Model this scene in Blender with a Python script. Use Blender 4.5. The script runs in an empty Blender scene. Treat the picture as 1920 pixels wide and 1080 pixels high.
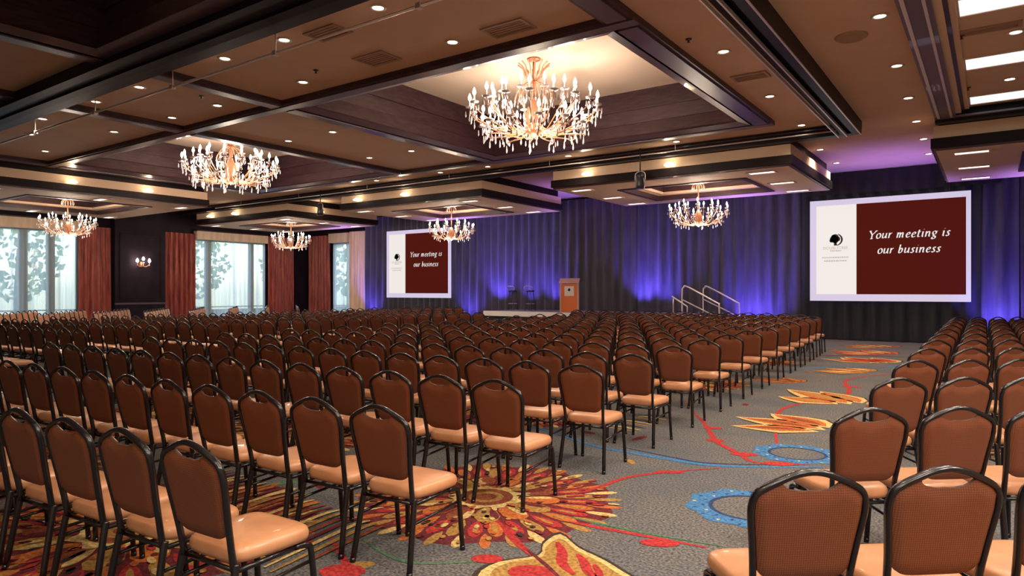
import bpy, math, random
from math import sin, cos, pi, radians
from mathutils import Vector, Matrix
random.seed(7)
SC = bpy.context.scene
COL = SC.collection

# ------------------------------------------------------------------ materials
def mat(name, col, rough=.6, metal=0, spec=.5, coat=0, emit=None, estr=0, sheen=0, trans=0):
    m = bpy.data.materials.new(name); m.use_nodes = True
    b = m.node_tree.nodes['Principled BSDF']
    b.inputs['Base Color'].default_value = (*col, 1)
    b.inputs['Roughness'].default_value = rough
    b.inputs['Metallic'].default_value = metal
    b.inputs['Specular IOR Level'].default_value = spec
    b.inputs['Coat Weight'].default_value = coat
    b.inputs['Sheen Weight'].default_value = sheen
    b.inputs['Transmission Weight'].default_value = trans
    if emit:
        b.inputs['Emission Color'].default_value = (*emit, 1)
        b.inputs['Emission Strength'].default_value = estr
    return m

def noise_mix(m, c1, c2, scale=8, detail=3, stretch=(1, 1, 1), lo=.35, hi=.65, bump=0, coord='Object'):
    nt = m.node_tree; N = nt.nodes; L = nt.links
    b = N['Principled BSDF']
    tc = N.new('ShaderNodeTexCoord'); mp = N.new('ShaderNodeMapping'); mp.inputs['Scale'].default_value = stretch
    nz = N.new('ShaderNodeTexNoise'); nz.inputs['Scale'].default_value = scale; nz.inputs['Detail'].default_value = detail
    cr = N.new('ShaderNodeValToRGB')
    cr.color_ramp.elements[0].position = lo; cr.color_ramp.elements[0].color = (*c1, 1)
    cr.color_ramp.elements[1].position = hi; cr.color_ramp.elements[1].color = (*c2, 1)
    L.new(tc.outputs[coord], mp.inputs[0]); L.new(mp.outputs[0], nz.inputs[0])
    L.new(nz.outputs[0], cr.inputs[0]); L.new(cr.outputs[0], b.inputs['Base Color'])
    if bump:
        bp = N.new('ShaderNodeBump'); bp.inputs['Strength'].default_value = bump; bp.inputs['Distance'].default_value = .01
        L.new(nz.outputs[0], bp.inputs['Height']); L.new(bp.outputs[0], b.inputs['Normal'])
    return m

M = {}
M['tan'] = noise_mix(mat('ceiling_tan', (.4, .24, .14), .85), (.56, .39, .27), (.6, .42, .295), 1.5)
M['tanlite'] = mat('soffit_cream', (.62, .45, .31), .7)
M['cream'] = mat('coffer_cream', (.74, .61, .47), .8)
M['fascia'] = mat('espresso_fascia', (.013, .008, .009), .5, spec=.12)
M['wood'] = noise_mix(mat('dark_beam_wood', (.05, .03, .03), .38, spec=.35, coat=.1), (.034, .016, .021), (.062, .031, .038), 3, stretch=(1, 1, 6))
M['black'] = mat('black_track', (.01, .008, .012), .45, spec=.15)
M['gloss'] = mat('glossy_moulding', (.11, .07, .1), .34, spec=.5, coat=.25)
M['steel'] = mat('track_steel', (.72, .64, .62), .38, metal=.5)
M['aub'] = noise_mix(mat('aubergine_wall', (.03, .015, .03), .6, spec=.15), (.013, .008, .016), (.02, .012, .021), 2)
M['wallcream'] = mat('cream_wall', (.55, .45, .34), .8)
M['frame'] = mat('chair_frame_black', (.008, .006, .007), .24, spec=.42, coat=.15)
M['glow'] = mat('lamp_glow', (1, .9, .7), .5, emit=(1, .86, .62), estr=14)
M['glow2'] = mat('troffer_glow', (1, 1, 1), .5, emit=(.86, .93, 1), estr=.98)
M['glow3'] = mat('small_panel_glow', (1, 1, 1), .5, emit=(1, .93, .95), estr=1.6)
M['bulb'] = mat('candle_bulb_glow', (1, .9, .8), .5, emit=(1, .86, .72), estr=16)
M['ring'] = mat('downlight_ring', (.7, .6, .48), .4)
M['copper'] = mat('chandelier_copper', (.5, .22, .12), .3, metal=.5)
M['amber'] = mat('amber_glass', (.62, .29, .15), .18, spec=.9, coat=.5)
M['crystal'] = mat('crystal', (.6, .55, .56), .08, spec=1, coat=.8)
M['glass'] = mat('window_glass', (.8, .9, .92), .02)
M['wframe'] = mat('window_frame_grey', (.16, .24, .27), .4)
M['white'] = mat('white_trim', (.75, .73, .7), .5)
M['podium'] = mat('podium_orange', (.78, .19, .05), .35, coat=.3)
M['podtrim'] = mat('podium_trim', (.6, .36, .24), .4)
M['screenw_glow'] = mat('screen_border', (.12, .12, .12), .8, spec=.1, emit=(.68, .6, .8), estr=.9)  # white cloth margin; its glow stands in for light falling on it
M['screenc'] = mat('screen_cream', (.08, .08, .08), .8, spec=.1, emit=(.87, .83, .78), estr=.96)
M['screenr'] = mat('screen_maroon', (.01, .002, .002), .8, spec=.05, emit=(.078, .007, .004), estr=.95)
M['screent'] = mat('screen_text', (.1, .1, .1), .8, spec=.1, emit=(.86, .82, .8), estr=.9)
M['ink'] = mat('screen_ink', (.02, .02, .02), .6)
M['inkg'] = mat('screen_ink_grey', (.35, .33, .32), .6, emit=(.6, .57, .54), estr=.4)
M['leaf'] = noise_mix(mat('tree_leaves', (.2, .35, .1), .7), (.16, .34, .08), (.6, .72, .3), 2.2)
M['bark'] = mat('bark', (.25, .2, .15), .9)
M['ground'] = mat('pale_paving', (.45, .5, .52), .9)
M['stage'] = mat('stage_white_edge', (.8, .78, .76), .5)
M['stagetop'] = mat('stage_deck_grey', (.18, .17, .18), .6)
M['vent'] = mat('vent_paint', (.34, .22, .15), .7)
M['dark'] = mat('fixture_black', (.02, .02, .025), .35)

def fabric(name, c1, c2, scale=6, rough=.75, sheen=.3, bump=0):
    m = mat(name, c1, rough, sheen=sheen)
    return noise_mix(m, c1, c2, scale, stretch=(1, 1, .15), bump=bump)
M['drape_grey'] = fabric('drape_charcoal', (.026, .025, .034), (.05, .047, .06))
M['drape_uplit_tint'] = fabric('drape_uplit_tint', (.03, .03, .05), (.055, .053, .085))  # charcoal drape with some uplight blue put into its colour
M['drape_black'] = fabric('drape_black', (.006, .007, .012), (.012, .012, .02), sheen=.05)
M['red'] = fabric('curtain_red', (.2, .025, .022), (.42, .08, .05), 9, .5)
M['creamcurt'] = fabric('curtain_cream', (.7, .52, .36), (.85, .66, .48), 5)

def sheer():
    m = bpy.data.materials.new('sheer_curtain'); m.use_nodes = True
    nt = m.node_tree; N = nt.nodes; L = nt.links
    N.remove(N['Principled BSDF']); out = N['Material Output']
    tl = N.new('ShaderNodeBsdfTranslucent'); tl.inputs[0].default_value = (.86, .86, .83, 1)
    df = N.new('ShaderNodeBsdfDiffuse'); df.inputs[0].default_value = (.78, .77, .74, 1)
    tr = N.new('ShaderNodeBsdfTransparent'); tr.inputs[0].default_value = (1, .98, .94, 1)
    a = N.new('ShaderNodeMixShader'); a.inputs[0].default_value = .3
    c = N.new('ShaderNodeMixShader')
    tc = N.new('ShaderNodeTexCoord'); mp = N.new('ShaderNodeMapping'); mp.inputs['Scale'].default_value = (2, 2, .05)
    nz = N.new('ShaderNodeTexNoise'); nz.inputs['Scale'].default_value = 3
    mr = N.new('ShaderNodeMapRange'); mr.inputs[1].default_value = .3; mr.inputs[2].default_value = .7
    mr.inputs[3].default_value = .12; mr.inputs[4].default_value = .42
    L.new(tc.outputs['Object'], mp.inputs[0]); L.new(mp.outputs[0], nz.inputs[0]); L.new(nz.outputs[0], mr.inputs[0])
    L.new(tl.outputs[0], a.inputs[1]); L.new(df.outputs[0], a.inputs[2])
    L.new(mr.outputs[0], c.inputs[0]); L.new(a.outputs[0], c.inputs[1]); L.new(tr.outputs[0], c.inputs[2])
    L.new(c.outputs[0], out.inputs[0])
    return m
M['sheer'] = sheer()

def glass():
    m = bpy.data.materials.new('pane_glass'); m.use_nodes = True
    nt = m.node_tree; N = nt.nodes; L = nt.links
    N.remove(N['Principled BSDF']); out = N['Material Output']
    gl = N.new('ShaderNodeBsdfGlossy'); gl.inputs['Roughness'].default_value = .02
    tr = N.new('ShaderNodeBsdfTransparent'); tr.inputs[0].default_value = (.92, .98, .98, 1)
    a = N.new('ShaderNodeMixShader'); a.inputs[0].default_value = .08
    L.new(tr.outputs[0], a.inputs[1]); L.new(gl.outputs[0], a.inputs[2]); L.new(a.outputs[0], out.inputs[0])
    return m
M['pane'] = glass()

# vinyl of the chairs: a fine basket weave from two crossing waves
def vinyl(name, c1, c2, scale, rough=.42, bump=.25):
    m = mat(name, c1, rough, spec=.3, coat=.05)
    nt = m.node_tree; N = nt.nodes; L = nt.links; b = N['Principled BSDF']
    tc = N.new('ShaderNodeTexCoord')
    w1 = N.new('ShaderNodeTexWave'); w1.bands_direction = 'X'; w1.inputs['Scale'].default_value = scale
    w2 = N.new('ShaderNodeTexWave'); w2.bands_direction = 'Z'; w2.inputs['Scale'].default_value = scale
    mm = N.new('ShaderNodeMath'); mm.operation = 'MULTIPLY'
    mx = N.new('ShaderNodeMix'); mx.data_type = 'RGBA'
    mx.inputs[6].default_value = (*c1, 1); mx.inputs[7].default_value = (*c2, 1)
    bp = N.new('ShaderNodeBump'); bp.inputs['Strength'].default_value = bump; bp.inputs['Distance'].default_value = .002
    L.new(tc.outputs['Object'], w1.inputs[0]); L.new(tc.outputs['Object'], w2.inputs[0])
    L.new(w1.outputs['Fac'], mm.inputs[0]); L.new(w2.outputs['Fac'], mm.inputs[1])
    L.new(mm.outputs[0], mx.inputs[0]); L.new(mx.outputs[2], b.inputs['Base Color'])
    L.new(mm.outputs[0], bp.inputs['Height']); L.new(bp.outputs[0], b.inputs['Normal'])
    return m
M['back'] = vinyl('chair_back_vinyl', (.14, .041, .019), (.235, .08, .034), 34)
M['front'] = vinyl('chair_front_vinyl', (.5, .24, .12), (.6, .3, .16), 22, .45, .1)
M['seat'] = noise_mix(mat('chair_seat_vinyl', (.6, .3, .17), .38, coat=.15), (.47, .21, .098), (.56, .265, .13), 5)
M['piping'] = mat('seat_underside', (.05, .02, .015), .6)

def carpet():
    m = mat('carpet_ground', (.1, .1, .1), .95, spec=.1)
    nt = m.node_tree; N = nt.nodes; L = nt.links; b = N['Principled BSDF']
    tc = N.new('ShaderNodeTexCoord')
    n1 = N.new('ShaderNodeTexNoise'); n1.inputs['Scale'].default_value = 55; n1.inputs['Detail'].default_value = 4
    cr = N.new('ShaderNodeValToRGB')
    cr.color_ramp.elements[0].position = .36; cr.color_ramp.elements[0].color = (.05, .055, .065, 1)
    cr.color_ramp.elements[1].position = .64; cr.color_ramp.elements[1].color = (.2, .18, .165, 1)
    n2 = N.new('ShaderNodeTexNoise'); n2.inputs['Scale'].default_value = 1.1; n2.inputs['Detail'].default_value = 2
    mr = N.new('ShaderNodeMapRange'); mr.inputs[1].default_value = .45; mr.inputs[2].default_value = .7
    mr.inputs[3].default_value = 0; mr.inputs[4].default_value = .45
    mx = N.new('ShaderNodeMix'); mx.data_type = 'RGBA'; mx.inputs[7].default_value = (.06, .085, .11, 1)
    L.new(tc.outputs['Object'], n1.inputs[0]); L.new(tc.outputs['Object'], n2.inputs[0])
    L.new(n1.outputs[0], cr.inputs[0]); L.new(n2.outputs[0], mr.inputs[0])
    L.new(mr.outputs[0], mx.inputs[0]); L.new(cr.outputs[0], mx.inputs[6]); L.new(mx.outputs[2], b.inputs['Base Color'])
    return m
M['carpet'] = carpet()
def yarn(name, c, v=.35):
    m = mat(name, c, .95, spec=.1)
    d = tuple(x * (1 - v) for x in c); l = tuple(min(1, x * (1 + v)) for x in c)
    return noise_mix(m, d, l, 42, 3)
YC = dict(red=(.36, .035, .035), orange=(.42, .12, .035), gold=(.34, .19, .055), yellow=(.56, .4, .16), blue=(.055, .16, .33),
          navy=(.03, .05, .12), maroon=(.13, .025, .03), green=(.08, .16, .09), dark=(.045, .035, .03), rust=(.22, .06, .03))
for k, v in YC.items(): M['y_' + k] = yarn('yarn_' + k, v)

# ------------------------------------------------------------------ mesh helper
class MB:
    def __init__(s): s.v = []; s.f = []; s.m = []; s.mats = []; s.smooth = []
    def mi(s, m):
        if m not in s.mats: s.mats.append(m)
        return s.mats.index(m)
    def add(s, vs, fs, m, smooth=False):
        o = len(s.v); s.v += [tuple(v) for v in vs]; i = s.mi(m)
        for f in fs: s.f.append([o + k for k in f]); s.m.append(i); s.smooth.append(smooth)
    def box(s, x0, x1, y0, y1, z0, z1, m):
        v = [(x, y, z) for z in (z0, z1) for y in (y0, y1) for x in (x0, x1)]
        s.add(v, [(0, 2, 3, 1), (4, 5, 7, 6), (0, 1, 5, 4), (2, 6, 7, 3), (0, 4, 6, 2), (1, 3, 7, 5)], m)
    def ringbox(s, x0, x1, y0, y1, t, z0, z1, m):
        s.box(x0, x1, y0, y0 + t, z0, z1, m); s.box(x0, x1, y1 - t, y1, z0, z1, m)
        s.box(x0, x0 + t, y0 + t, y1 - t, z0, z1, m); s.box(x1 - t, x1, y0 + t, y1 - t, z0, z1, m)
    def tube(s, pts, r, m, n=8, rx=None, closed=False, taper=None):
        P = [Vector(p) for p in pts]; K = len(P); rings = []; prev = None
        for i, p in enumerate(P):
            if closed: d = P[(i + 1) % K] - P[i - 1]
            else: d = P[min(i + 1, K - 1)] - P[max(i - 1, 0)]
            if d.length < 1e-9: d = Vector((0, 0, 1))
            d.normalize()
            if prev is None:
                a = Vector((1, 0, 0)) if abs(d.x) < .9 else Vector((0, 1, 0))
                u = (a - d * a.dot(d)).normalized()
            else: u = (prev - d * prev.dot(d)).normalized()
            prev = u; w = d.cross(u); rr = r * (taper[i] if taper else 1)
            rings.append([p + u * (cos(2 * pi * k / n) * (rx or r) * (taper[i] if taper else 1)) + w * (sin(2 * pi * k / n) * rr) for k in range(n)])
        vs = [q for R in rings for q in R]; fs = []
        for i in range(K - (0 if closed else 1)):
            j = (i + 1) % K
            for k in range(n): fs.append((i * n + k, i * n + (k + 1) % n, j * n + (k + 1) % n, j * n + k))
        if not closed: fs += [tuple(range(n - 1, -1, -1)), tuple((K - 1) * n + k for k in range(n))]
        s.add(vs, fs, m, True)
    def lathe(s, prof, c, m, n=16, smooth=True):
        vs = []; fs = []
        for r, z in prof:
            for k in range(n): vs.append((c[0] + r * cos(2 * pi * k / n), c[1] + r * sin(2 * pi * k / n), c[2] + z))
        for i in range(len(prof) - 1):
            for k in range(n): fs.append((i * n + k, i * n + (k + 1) % n, (i + 1) * n + (k + 1) % n, (i + 1) * n + k))
        s.add(vs, fs, m, smooth)
    def disc(s, c, r, m, n=20, up=-1, ry=None):
        vs = [(c[0] + r * cos(2 * pi * k / n), c[1] + (ry or r) * sin(2 * pi * k / n), c[2]) for k in range(n)]
        s.add(vs, [tuple(range(n)) if up > 0 else tuple(range(n - 1, -1, -1))], m)
    def poly(s, pts, z, m):
        s.add([(x, y, z) for x, y in pts], [tuple(range(len(pts)))], m)
    def mesh(s, name):
        me = bpy.data.meshes.new(name); me.from_pydata(s.v, [], s.f)
        for m in s.mats: me.materials.append(M[m])
        me.polygons.foreach_set('material_index', s.m); me.polygons.foreach_set('use_smooth', s.smooth)
        me.update(); return me
    def build(s, name, parent=None, loc=None):
        return link(name, s.mesh(name), parent, loc)
def link(name, me, parent=None, loc=None):
    o = bpy.data.objects.new(name, me); COL.objects.link(o)
    if parent: o.parent = parent
    if loc: o.location = loc
    return o
def tag(o, label=None, cat=None, group=None, kind=None):
    if label: o['label'] = label
    if cat: o['category'] = cat
    if group: o['group'] = group
    if kind: o['kind'] = kind
    return o
def empty(name, loc=(0, 0, 0), rz=0):
    o = bpy.data.objects.new(name, None); COL.objects.link(o); o.location = loc; o.rotation_euler.z = rz
    o.empty_display_size = .1; return o
def structure(name, mb, label=None):
    o = mb.build(name); o['kind'] = 'structure'
    if label: o['label'] = label
    return o
ORD = ['nearest', 'second', 'third', 'fourth', 'fifth', 'sixth', 'seventh', 'eighth', 'ninth', 'tenth', 'eleventh', 'twelfth',
       'thirteenth', 'fourteenth', 'fifteenth', 'sixteenth', 'seventeenth', 'eighteenth']
ORD1 = ['first'] + ORD[1:]
def smooth_path(P, k=5):
    P = [Vector(p) for p in P]; out = []
    for i in range(len(P) - 1):
        a, b, c, d = P[max(i - 1, 0)], P[i], P[i + 1], P[min(i + 2, len(P) - 1)]
        for j in range(k):
            t = j / k
            out.append(.5 * ((2 * b) + (c - a) * t + (2 * a - 5 * b + 4 * c - d) * t * t + (-a + 3 * b - 3 * c + d) * t ** 3))
    out.append(P[-1]); return out

# ------------------------------------------------------------------ camera
cam = bpy.data.cameras.new('camera'); co = bpy.data.objects.new('camera', cam); COL.objects.link(co)
co.location = (0, 0, 1.65); co.rotation_euler = (pi / 2, 0, math.atan2(.578, .816))
cam.sensor_width = 36; cam.lens = 36 * 1274 / 1920; cam.shift_y = 5 / 1920; cam.clip_start = .05; cam.clip_end = 300
SC.camera = co

XL, XR, YF, YB, ZC = -32.4, 9.0, -6.0, 25.3, 5.6
DRY = 25.05

# ------------------------------------------------------------------ floor with its woven pattern
fl = MB()
fl.box(XL - .3, XR + .2, YF - .2, YB + .3, -.2, 0, 'carpet')
def curve_pts(P, k=5): return [(v.x, v.y) for v in smooth_path([(x, y, 0) for x, y in P], k)]
def closed_pts(P, k=4):
    n = len(P); out = []
    V = [Vector((x, y, 0)) for x, y in P]
    for i in range(n):
        a, b, c, d = V[i - 1], V[i], V[(i + 1) % n], V[(i + 2) % n]
        for j in range(k):
            t = j / k
            q = .5 * ((2 * b) + (c - a) * t + (2 * a - 5 * b + 4 * c - d) * t * t + (-a + 3 * b - 3 * c + d) * t ** 3)
            out.append((q.x, q.y))
    return out
def ribbon(P, wd, z, m, k=6):
    c = curve_pts(P, k); n = len(c); L = []; R = []
    for i, (x, y) in enumerate(c):
        a = c[max(i - 1, 0)]; b = c[min(i + 1, n - 1)]; dx, dy = b[0] - a[0], b[1] - a[1]; l = math.hypot(dx, dy) or 1
        t = i / (n - 1); w = wd * (.3 + .7 * sin(pi * min(max(t, .04), .96))) / 2
        L.append((x - dy / l * w, y + dx / l * w, z)); R.append((x + dy / l * w, y - dx / l * w, z))
    fl.add(L + R, [(i, n + i, n + i + 1, i + 1) for i in range(n - 1)], m)
def petal(cx, cy, a, r0, r1, w, z, m):
    u = (cos(a), sin(a)); v = (-u[1], u[0]); pts = []
    for t, ww in ((0, 0), (.3, .75), (.65, 1), (.88, .7), (1, 0), (.88, -.7), (.65, -1), (.3, -.75)):
        r = r0 + (r1 - r0) * t; pts.append((cx + u[0] * r + v[0] * w * ww, cy + u[1] * r + v[1] * w * ww))
    fl.poly(pts, z, m)
def ring(cx, cy, r0, r1, z, m, wob=.0, n=40):
    vs = []; 
    for k in range(n):
        a = 2 * pi * k / n; w = 1 + wob * sin(a * 9) 
        vs.append((cx + r0 * cos(a), cy + r0 * sin(a), z)); vs.append((cx + r1 * w * cos(a), cy + r1 * w * sin(a), z))
    fl.add(vs, [(2 * k, 2 * k + 1, (2 * k + 3) % (2 * n), (2 * k + 2) % (2 * n)) for k in range(n)], m)
def blob(cx, cy, rx, ry, a, z, m):
    fl.poly([(cx + rx * cos(t) * cos(a) - ry * sin(t) * sin(a), cy + rx * cos(t) * sin(a) + ry * sin(t) * cos(a))
             for t in [2 * pi * k / 14 for k in range(14)]], z, m)
def medallion(cx, cy, R, rot=0):
    rnd = random.Random(int(cx * 100 + cy * 10))
    fl.poly([(cx + R * .92 * (1 + .04 * sin(9 * a)) * cos(a), cy + R * .92 * (1 + .04 * sin(9 * a)) * sin(a)) for a in [2 * pi * k / 48 for k in range(48)]], .001, 'y_maroon')
    n = 34
    for k in range(n):
        a = rot + 2 * pi * k / n
        petal(cx, cy, a, R * .74, R * 1.0, R * .036, .002, ('y_gold', 'y_yellow', 'y_orange')[k % 3])
        petal(cx, cy, a + pi / n, R * .5, R * .82, R * .05, .003, ('y_red', 'y_orange', 'y_red', 'y_gold')[k % 4])
        petal(cx, cy, a + pi / n, R * .56, R * .74, R * .018, .004, 'y_gold')
    for k in range(14):
        a = rot + 2 * pi * k / 14
        petal(cx, cy, a, R * .22, R * .56, R * .09, .005, ('y_gold', 'y_orange', 'y_rust')[k % 3])
        petal(cx, cy, a + .12, R * .26, R * .5, R * .03, .006, ('y_maroon', 'y_yellow')[k % 2])
    ring(cx, cy, R * .2, R * .26, .007, 'y_yellow', .1)
    blob(cx, cy, R * .2, R * .2, 0, .007, 'y_rust'); ring(cx, cy, R * .08, R * .13, .008, 'y_gold')
    for k in range(150):
        a = rnd.uniform(0, 2 * pi); r = R * rnd.uniform(.25, .95)
        blob(cx + r * cos(a), cy + r * sin(a), R * rnd.uniform(.02, .05), R * .018, a, .009, rnd.choice(['y_yellow', 'y_orange', 'y_red', 'y_gold', 'y_maroon', 'y_dark']))
def leaf(P, out='y_yellow', inn='y_gold', core='y_orange', z=.0035, s=1):
    C = closed_pts(P, 3); cx = sum(p[0] for p in C) / len(C); cy = sum(p[1] for p in C) / len(C)
    fl.add([(cx + (x - cx) * 1.09, cy + (y - cy) * 1.09, z - .0005) for x, y in C] + [(cx, cy, z - .0005)], [(i, (i + 1) % len(C), len(C)) for i in range(len(C))], 'y_dark')
    for k, m in ((1, out), (.78, inn), (.5, core)):
        fl.add([(cx + (x - cx) * k, cy + (y - cy) * k, z) for x, y in C] + [(cx, cy, z)], [(i, (i + 1) % len(C), len(C)) for i in range(len(C))], m)
        z += .0008
leaf1 = [(-2.43, 3.09), (-2.45, 3.32), (-2.31, 3.55), (-2.39, 3.73), (-2.39, 3.94), (-2.17, 3.8), (-1.95, 3.72), (-1.78, 3.63), (-1.66, 3.55), (-1.7, 3.36), (-1.89, 3.06), (-2.18, 2.93)]
C = closed_pts(leaf1, 3)
for k, m, z in ((1.08, 'y_dark', .003), (1, 'y_yellow', .0035), (.86, 'y_gold', .004)):
    cx, cy = -2.08, 3.45
    fl.add([(cx + (x - cx) * k, cy + (y - cy) * k, z) for x, y in C] + [(cx, cy, z)], [(i, (i + 1) % len(C), len(C)) for i in range(len(C))], m)
ribbon([(-2.33, 3.8), (-2.22, 3.68), (-2.12, 3.52), (-1.98, 3.42)], .07, .0052, 'y_red')
ribbon([(-2.12, 3.7), (-2.03, 3.62), (-1.93, 3.5), (-1.8, 3.42)], .065, .0052, 'y_red')
ribbon([(-1.96, 3.62), (-1.86, 3.5), (-1.8, 3.34)], .05, .0052, 'y_red')
ribbon([(-2.42, 3.58), (-2.2, 3.45), (-1.95, 3.28)], .03, .0056, 'y_maroon')
blob(-2.2, 3.3, .14, .11, .4, .0054, 'y_red')
def flame(x, y, ang, L, wd, n, seed, cols=('y_yellow', 'y_orange', 'y_rust')):
    rr = random.Random(seed); u = (cos(ang), sin(ang)); v = (-u[1], u[0])
    T = []
    for k in range(n):
        t = k / max(1, n - 1) - .5
        T.append((x + v[0] * wd * t * .5, y + v[1] * wd * t * .5, ang + t * .7 + rr.uniform(-.12, .12), L * rr.uniform(.65, 1) * (1 - .5 * abs(t)), wd / n * rr.uniform(.9, 1.25)))
    for q, (m, k_) in enumerate((('y_dark', 1.3), (cols[0], 1.12), (cols[1], .72), (cols[2], .3))):
        for px, py, a, l, w in T:
            U = (cos(a), sin(a)); V = (-U[1], U[0]); pts = []
            for t, ww in ((-.1, .1), (.1, .55), (.35, 1), (.6, .75), (.85, .35), (1, 0), (.85, -.2), (.6, -.65), (.35, -.8), (.1, -.5)):
                tt = (t - .45) * (1 if q < 2 else .86 - .2 * (q == 3)) + .45; bend = .12 * l * t * t
                pts.append((px + U[0] * l * tt + V[0] * (w * ww * k_ + bend), py + U[1] * l * tt + V[1] * (w * ww * k_ + bend)))
            fl.poly(pts, .003 + q * .0007, m)
flame(-1.7, 8.75, 2.9, 1.3, .8, 3, 1)
flame(-1.75, 11.0, 2.4, 1.5, .9, 3, 2, ('y_yellow', 'y_orange', 'y_gold'))
flame(-2.9, 12.9, 2.6, 1.0, .6, 3, 3, ('y_orange', 'y_rust', 'y_gold'))
flame(-2.1, 15.4, 2.8, 1.3, .9, 3, 4, ('y_gold', 'y_orange', 'y_yellow'))
flame(-2.1, 17.6, 2.3, 1.6, 1.2, 4, 5, ('y_yellow', 'y_orange', 'y_red'))
flame(-2.3, 20.0, 2.6, 1.7, 1.5, 4, 6, ('y_orange', 'y_red', 'y_yellow'))
flame(-2.6, 22.3, 2.6, 1.5, 1.6, 4, 7, ('y_orange', 'y_rust', 'y_yellow'))
def bluering(cx, cy, R):
    ring(cx, cy, R * .66, R * 1.0, .002, 'y_blue', .05); ring(cx, cy, R * .6, R * .67, .0024, 'y_navy')
    for k in range(34):
        a = 2 * pi * k / 34; r = R * (.76 if k % 2 else .9)
        blob(cx + r * cos(a), cy + r * sin(a), .016, .012, a, .003, 'y_navy' if k % 3 else 'y_yellow')
bluering(-1.5, 5.26, .47); bluering(-1.62, 7.28, .42)
VINES = [([(-4.6, 6.9), (-3.49, 6.41), (-2.97, 6.34), (-2.56, 6.31), (-2.19, 6.32), (-1.8, 6.51), (-1.3, 6.86)], .09, 'y_blue'),
         ([(-3.2, 6.52), (-2.56, 6.4), (-2.19, 6.4), (-1.5, 6.8)], .03, 'y_navy'),
         ([(-3.3, 8.9), (-2.96, 8.33), (-2.6, 7.6), (-2.44, 7.31), (-2.11, 6.95), (-1.84, 6.67), (-1.4, 6.9)], .07, 'y_red'),
         ([(-2.8, 4.7), (-2.7, 5.05), (-2.63, 5.5), (-2.39, 5.89), (-2.07, 6.27)], .05, 'y_red'),
         ([(-2.95, 3.95), (-2.7, 3.76), (-2.5, 3.62), (-2.3, 3.5)], .06, 'y_red'),
         ([(-2.6, 4.22), (-2.33, 4.2), (-1.95, 4.24), (-1.5, 4.28)], .05, 'y_red'),
         ([(-2.6, 4.28), (-2.3, 4.28), (-1.9, 4.3), (-1.4, 4.36)], .03, 'y_green'),
         ([(-3.6, 3.0), (-3.1, 2.72), (-2.7, 2.5)], .05, 'y_red'),
         ([(-3.4, 3.1), (-2.9, 3.0), (-2.5, 3.32)], .03, 'y_green'),
         ([(-1.9, 7.6), (-2.4, 9.9), (-1.9, 11.9), (-2.2, 13.9), (-1.5, 15.6)], .07, 'y_red'),
         ([(-3.6, 14.5), (-2.9, 16.0), (-1.9, 16.6), (-1.6, 18.0)], .12, 'y_blue'),
         ([(-3.8, 18.2), (-2.8, 19.2), (-1.6, 19.4)], .12, 'y_maroon')]
for P, wd, m in VINES: ribbon(P, wd, .0026, m)
for x, y, rx, ry in ((-1.78, 4.18, .13, .07), (-2.54, 3.32, .1, .07), (-3.12, 2.68, .14, .1), (-2.05, 6.94, .14, .08), (-1.67, 6.75, .15, .08),
                     (-2.4, 5.87, .13, .05), (-2.75, 8.05, .12, .07), (-2.5, 7.4, .1, .07), (-2.0, 12.9, .16, .1)):
    blob(x, y, rx, ry, .5, .0032, 'y_red')
medallion(-3.3, 4.3, 1.08)
medallion(-4.85, 2.3, 1.3, .2)
for cx, cy, R in ((-6.6, 4.9, 1.2), (-5.2, 7.6, 1.1), (-7.6, 2.0, 1.3), (-8.9, 4.4, 1.2), (-4.4, 11.8, 1.0), (-4.6, 16.2, 1.0), (-7.0, 9.6, 1.1), (-11.6, 7.0, 1.2), (.8, 3.4, 1.0), (.9, 8.6, 1.0), (-.2, 12.8, 1.0)):
    medallion(cx, cy, R, cx)
# fine golden stripes below the left rows
for k in range(26):
    x = -5.6 + .09 * k; ribbon([(x, 2.9 - .02 * k), (x - .12, 3.2), (x - .1, 3.6 - .01 * k)], .045, .0105, ('y_gold', 'y_rust', 'y_maroon', 'y_yellow')[k % 4])
for k in range(9):
    ribbon([(-4.0 + .03 * k, 7.3 + .13 * k), (-3.7, 7.36 + .13 * k), (-3.4, 7.3 + .13 * k)], .05, .003, ('y_gold', 'y_yellow', 'y_dark')[k % 3])
rn = random.Random(4)
for k in range(420):
    x = rn.uniform(-14, 2); y = rn.uniform(1, 24)
    if -2.8 < x < -1.3 and y < 13: continue
    blob(x, y, rn.uniform(.04, .16), rn.uniform(.02, .06), rn.uniform(0, 3), .0016 + k * 1e-6, rn.choice(['y_red', 'y_maroon', 'y_gold', 'y_blue', 'y_green', 'y_orange']))
structure('floor', fl, 'grey patterned carpet with red and gold medallions, blue rings and yellow leaves')

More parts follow.
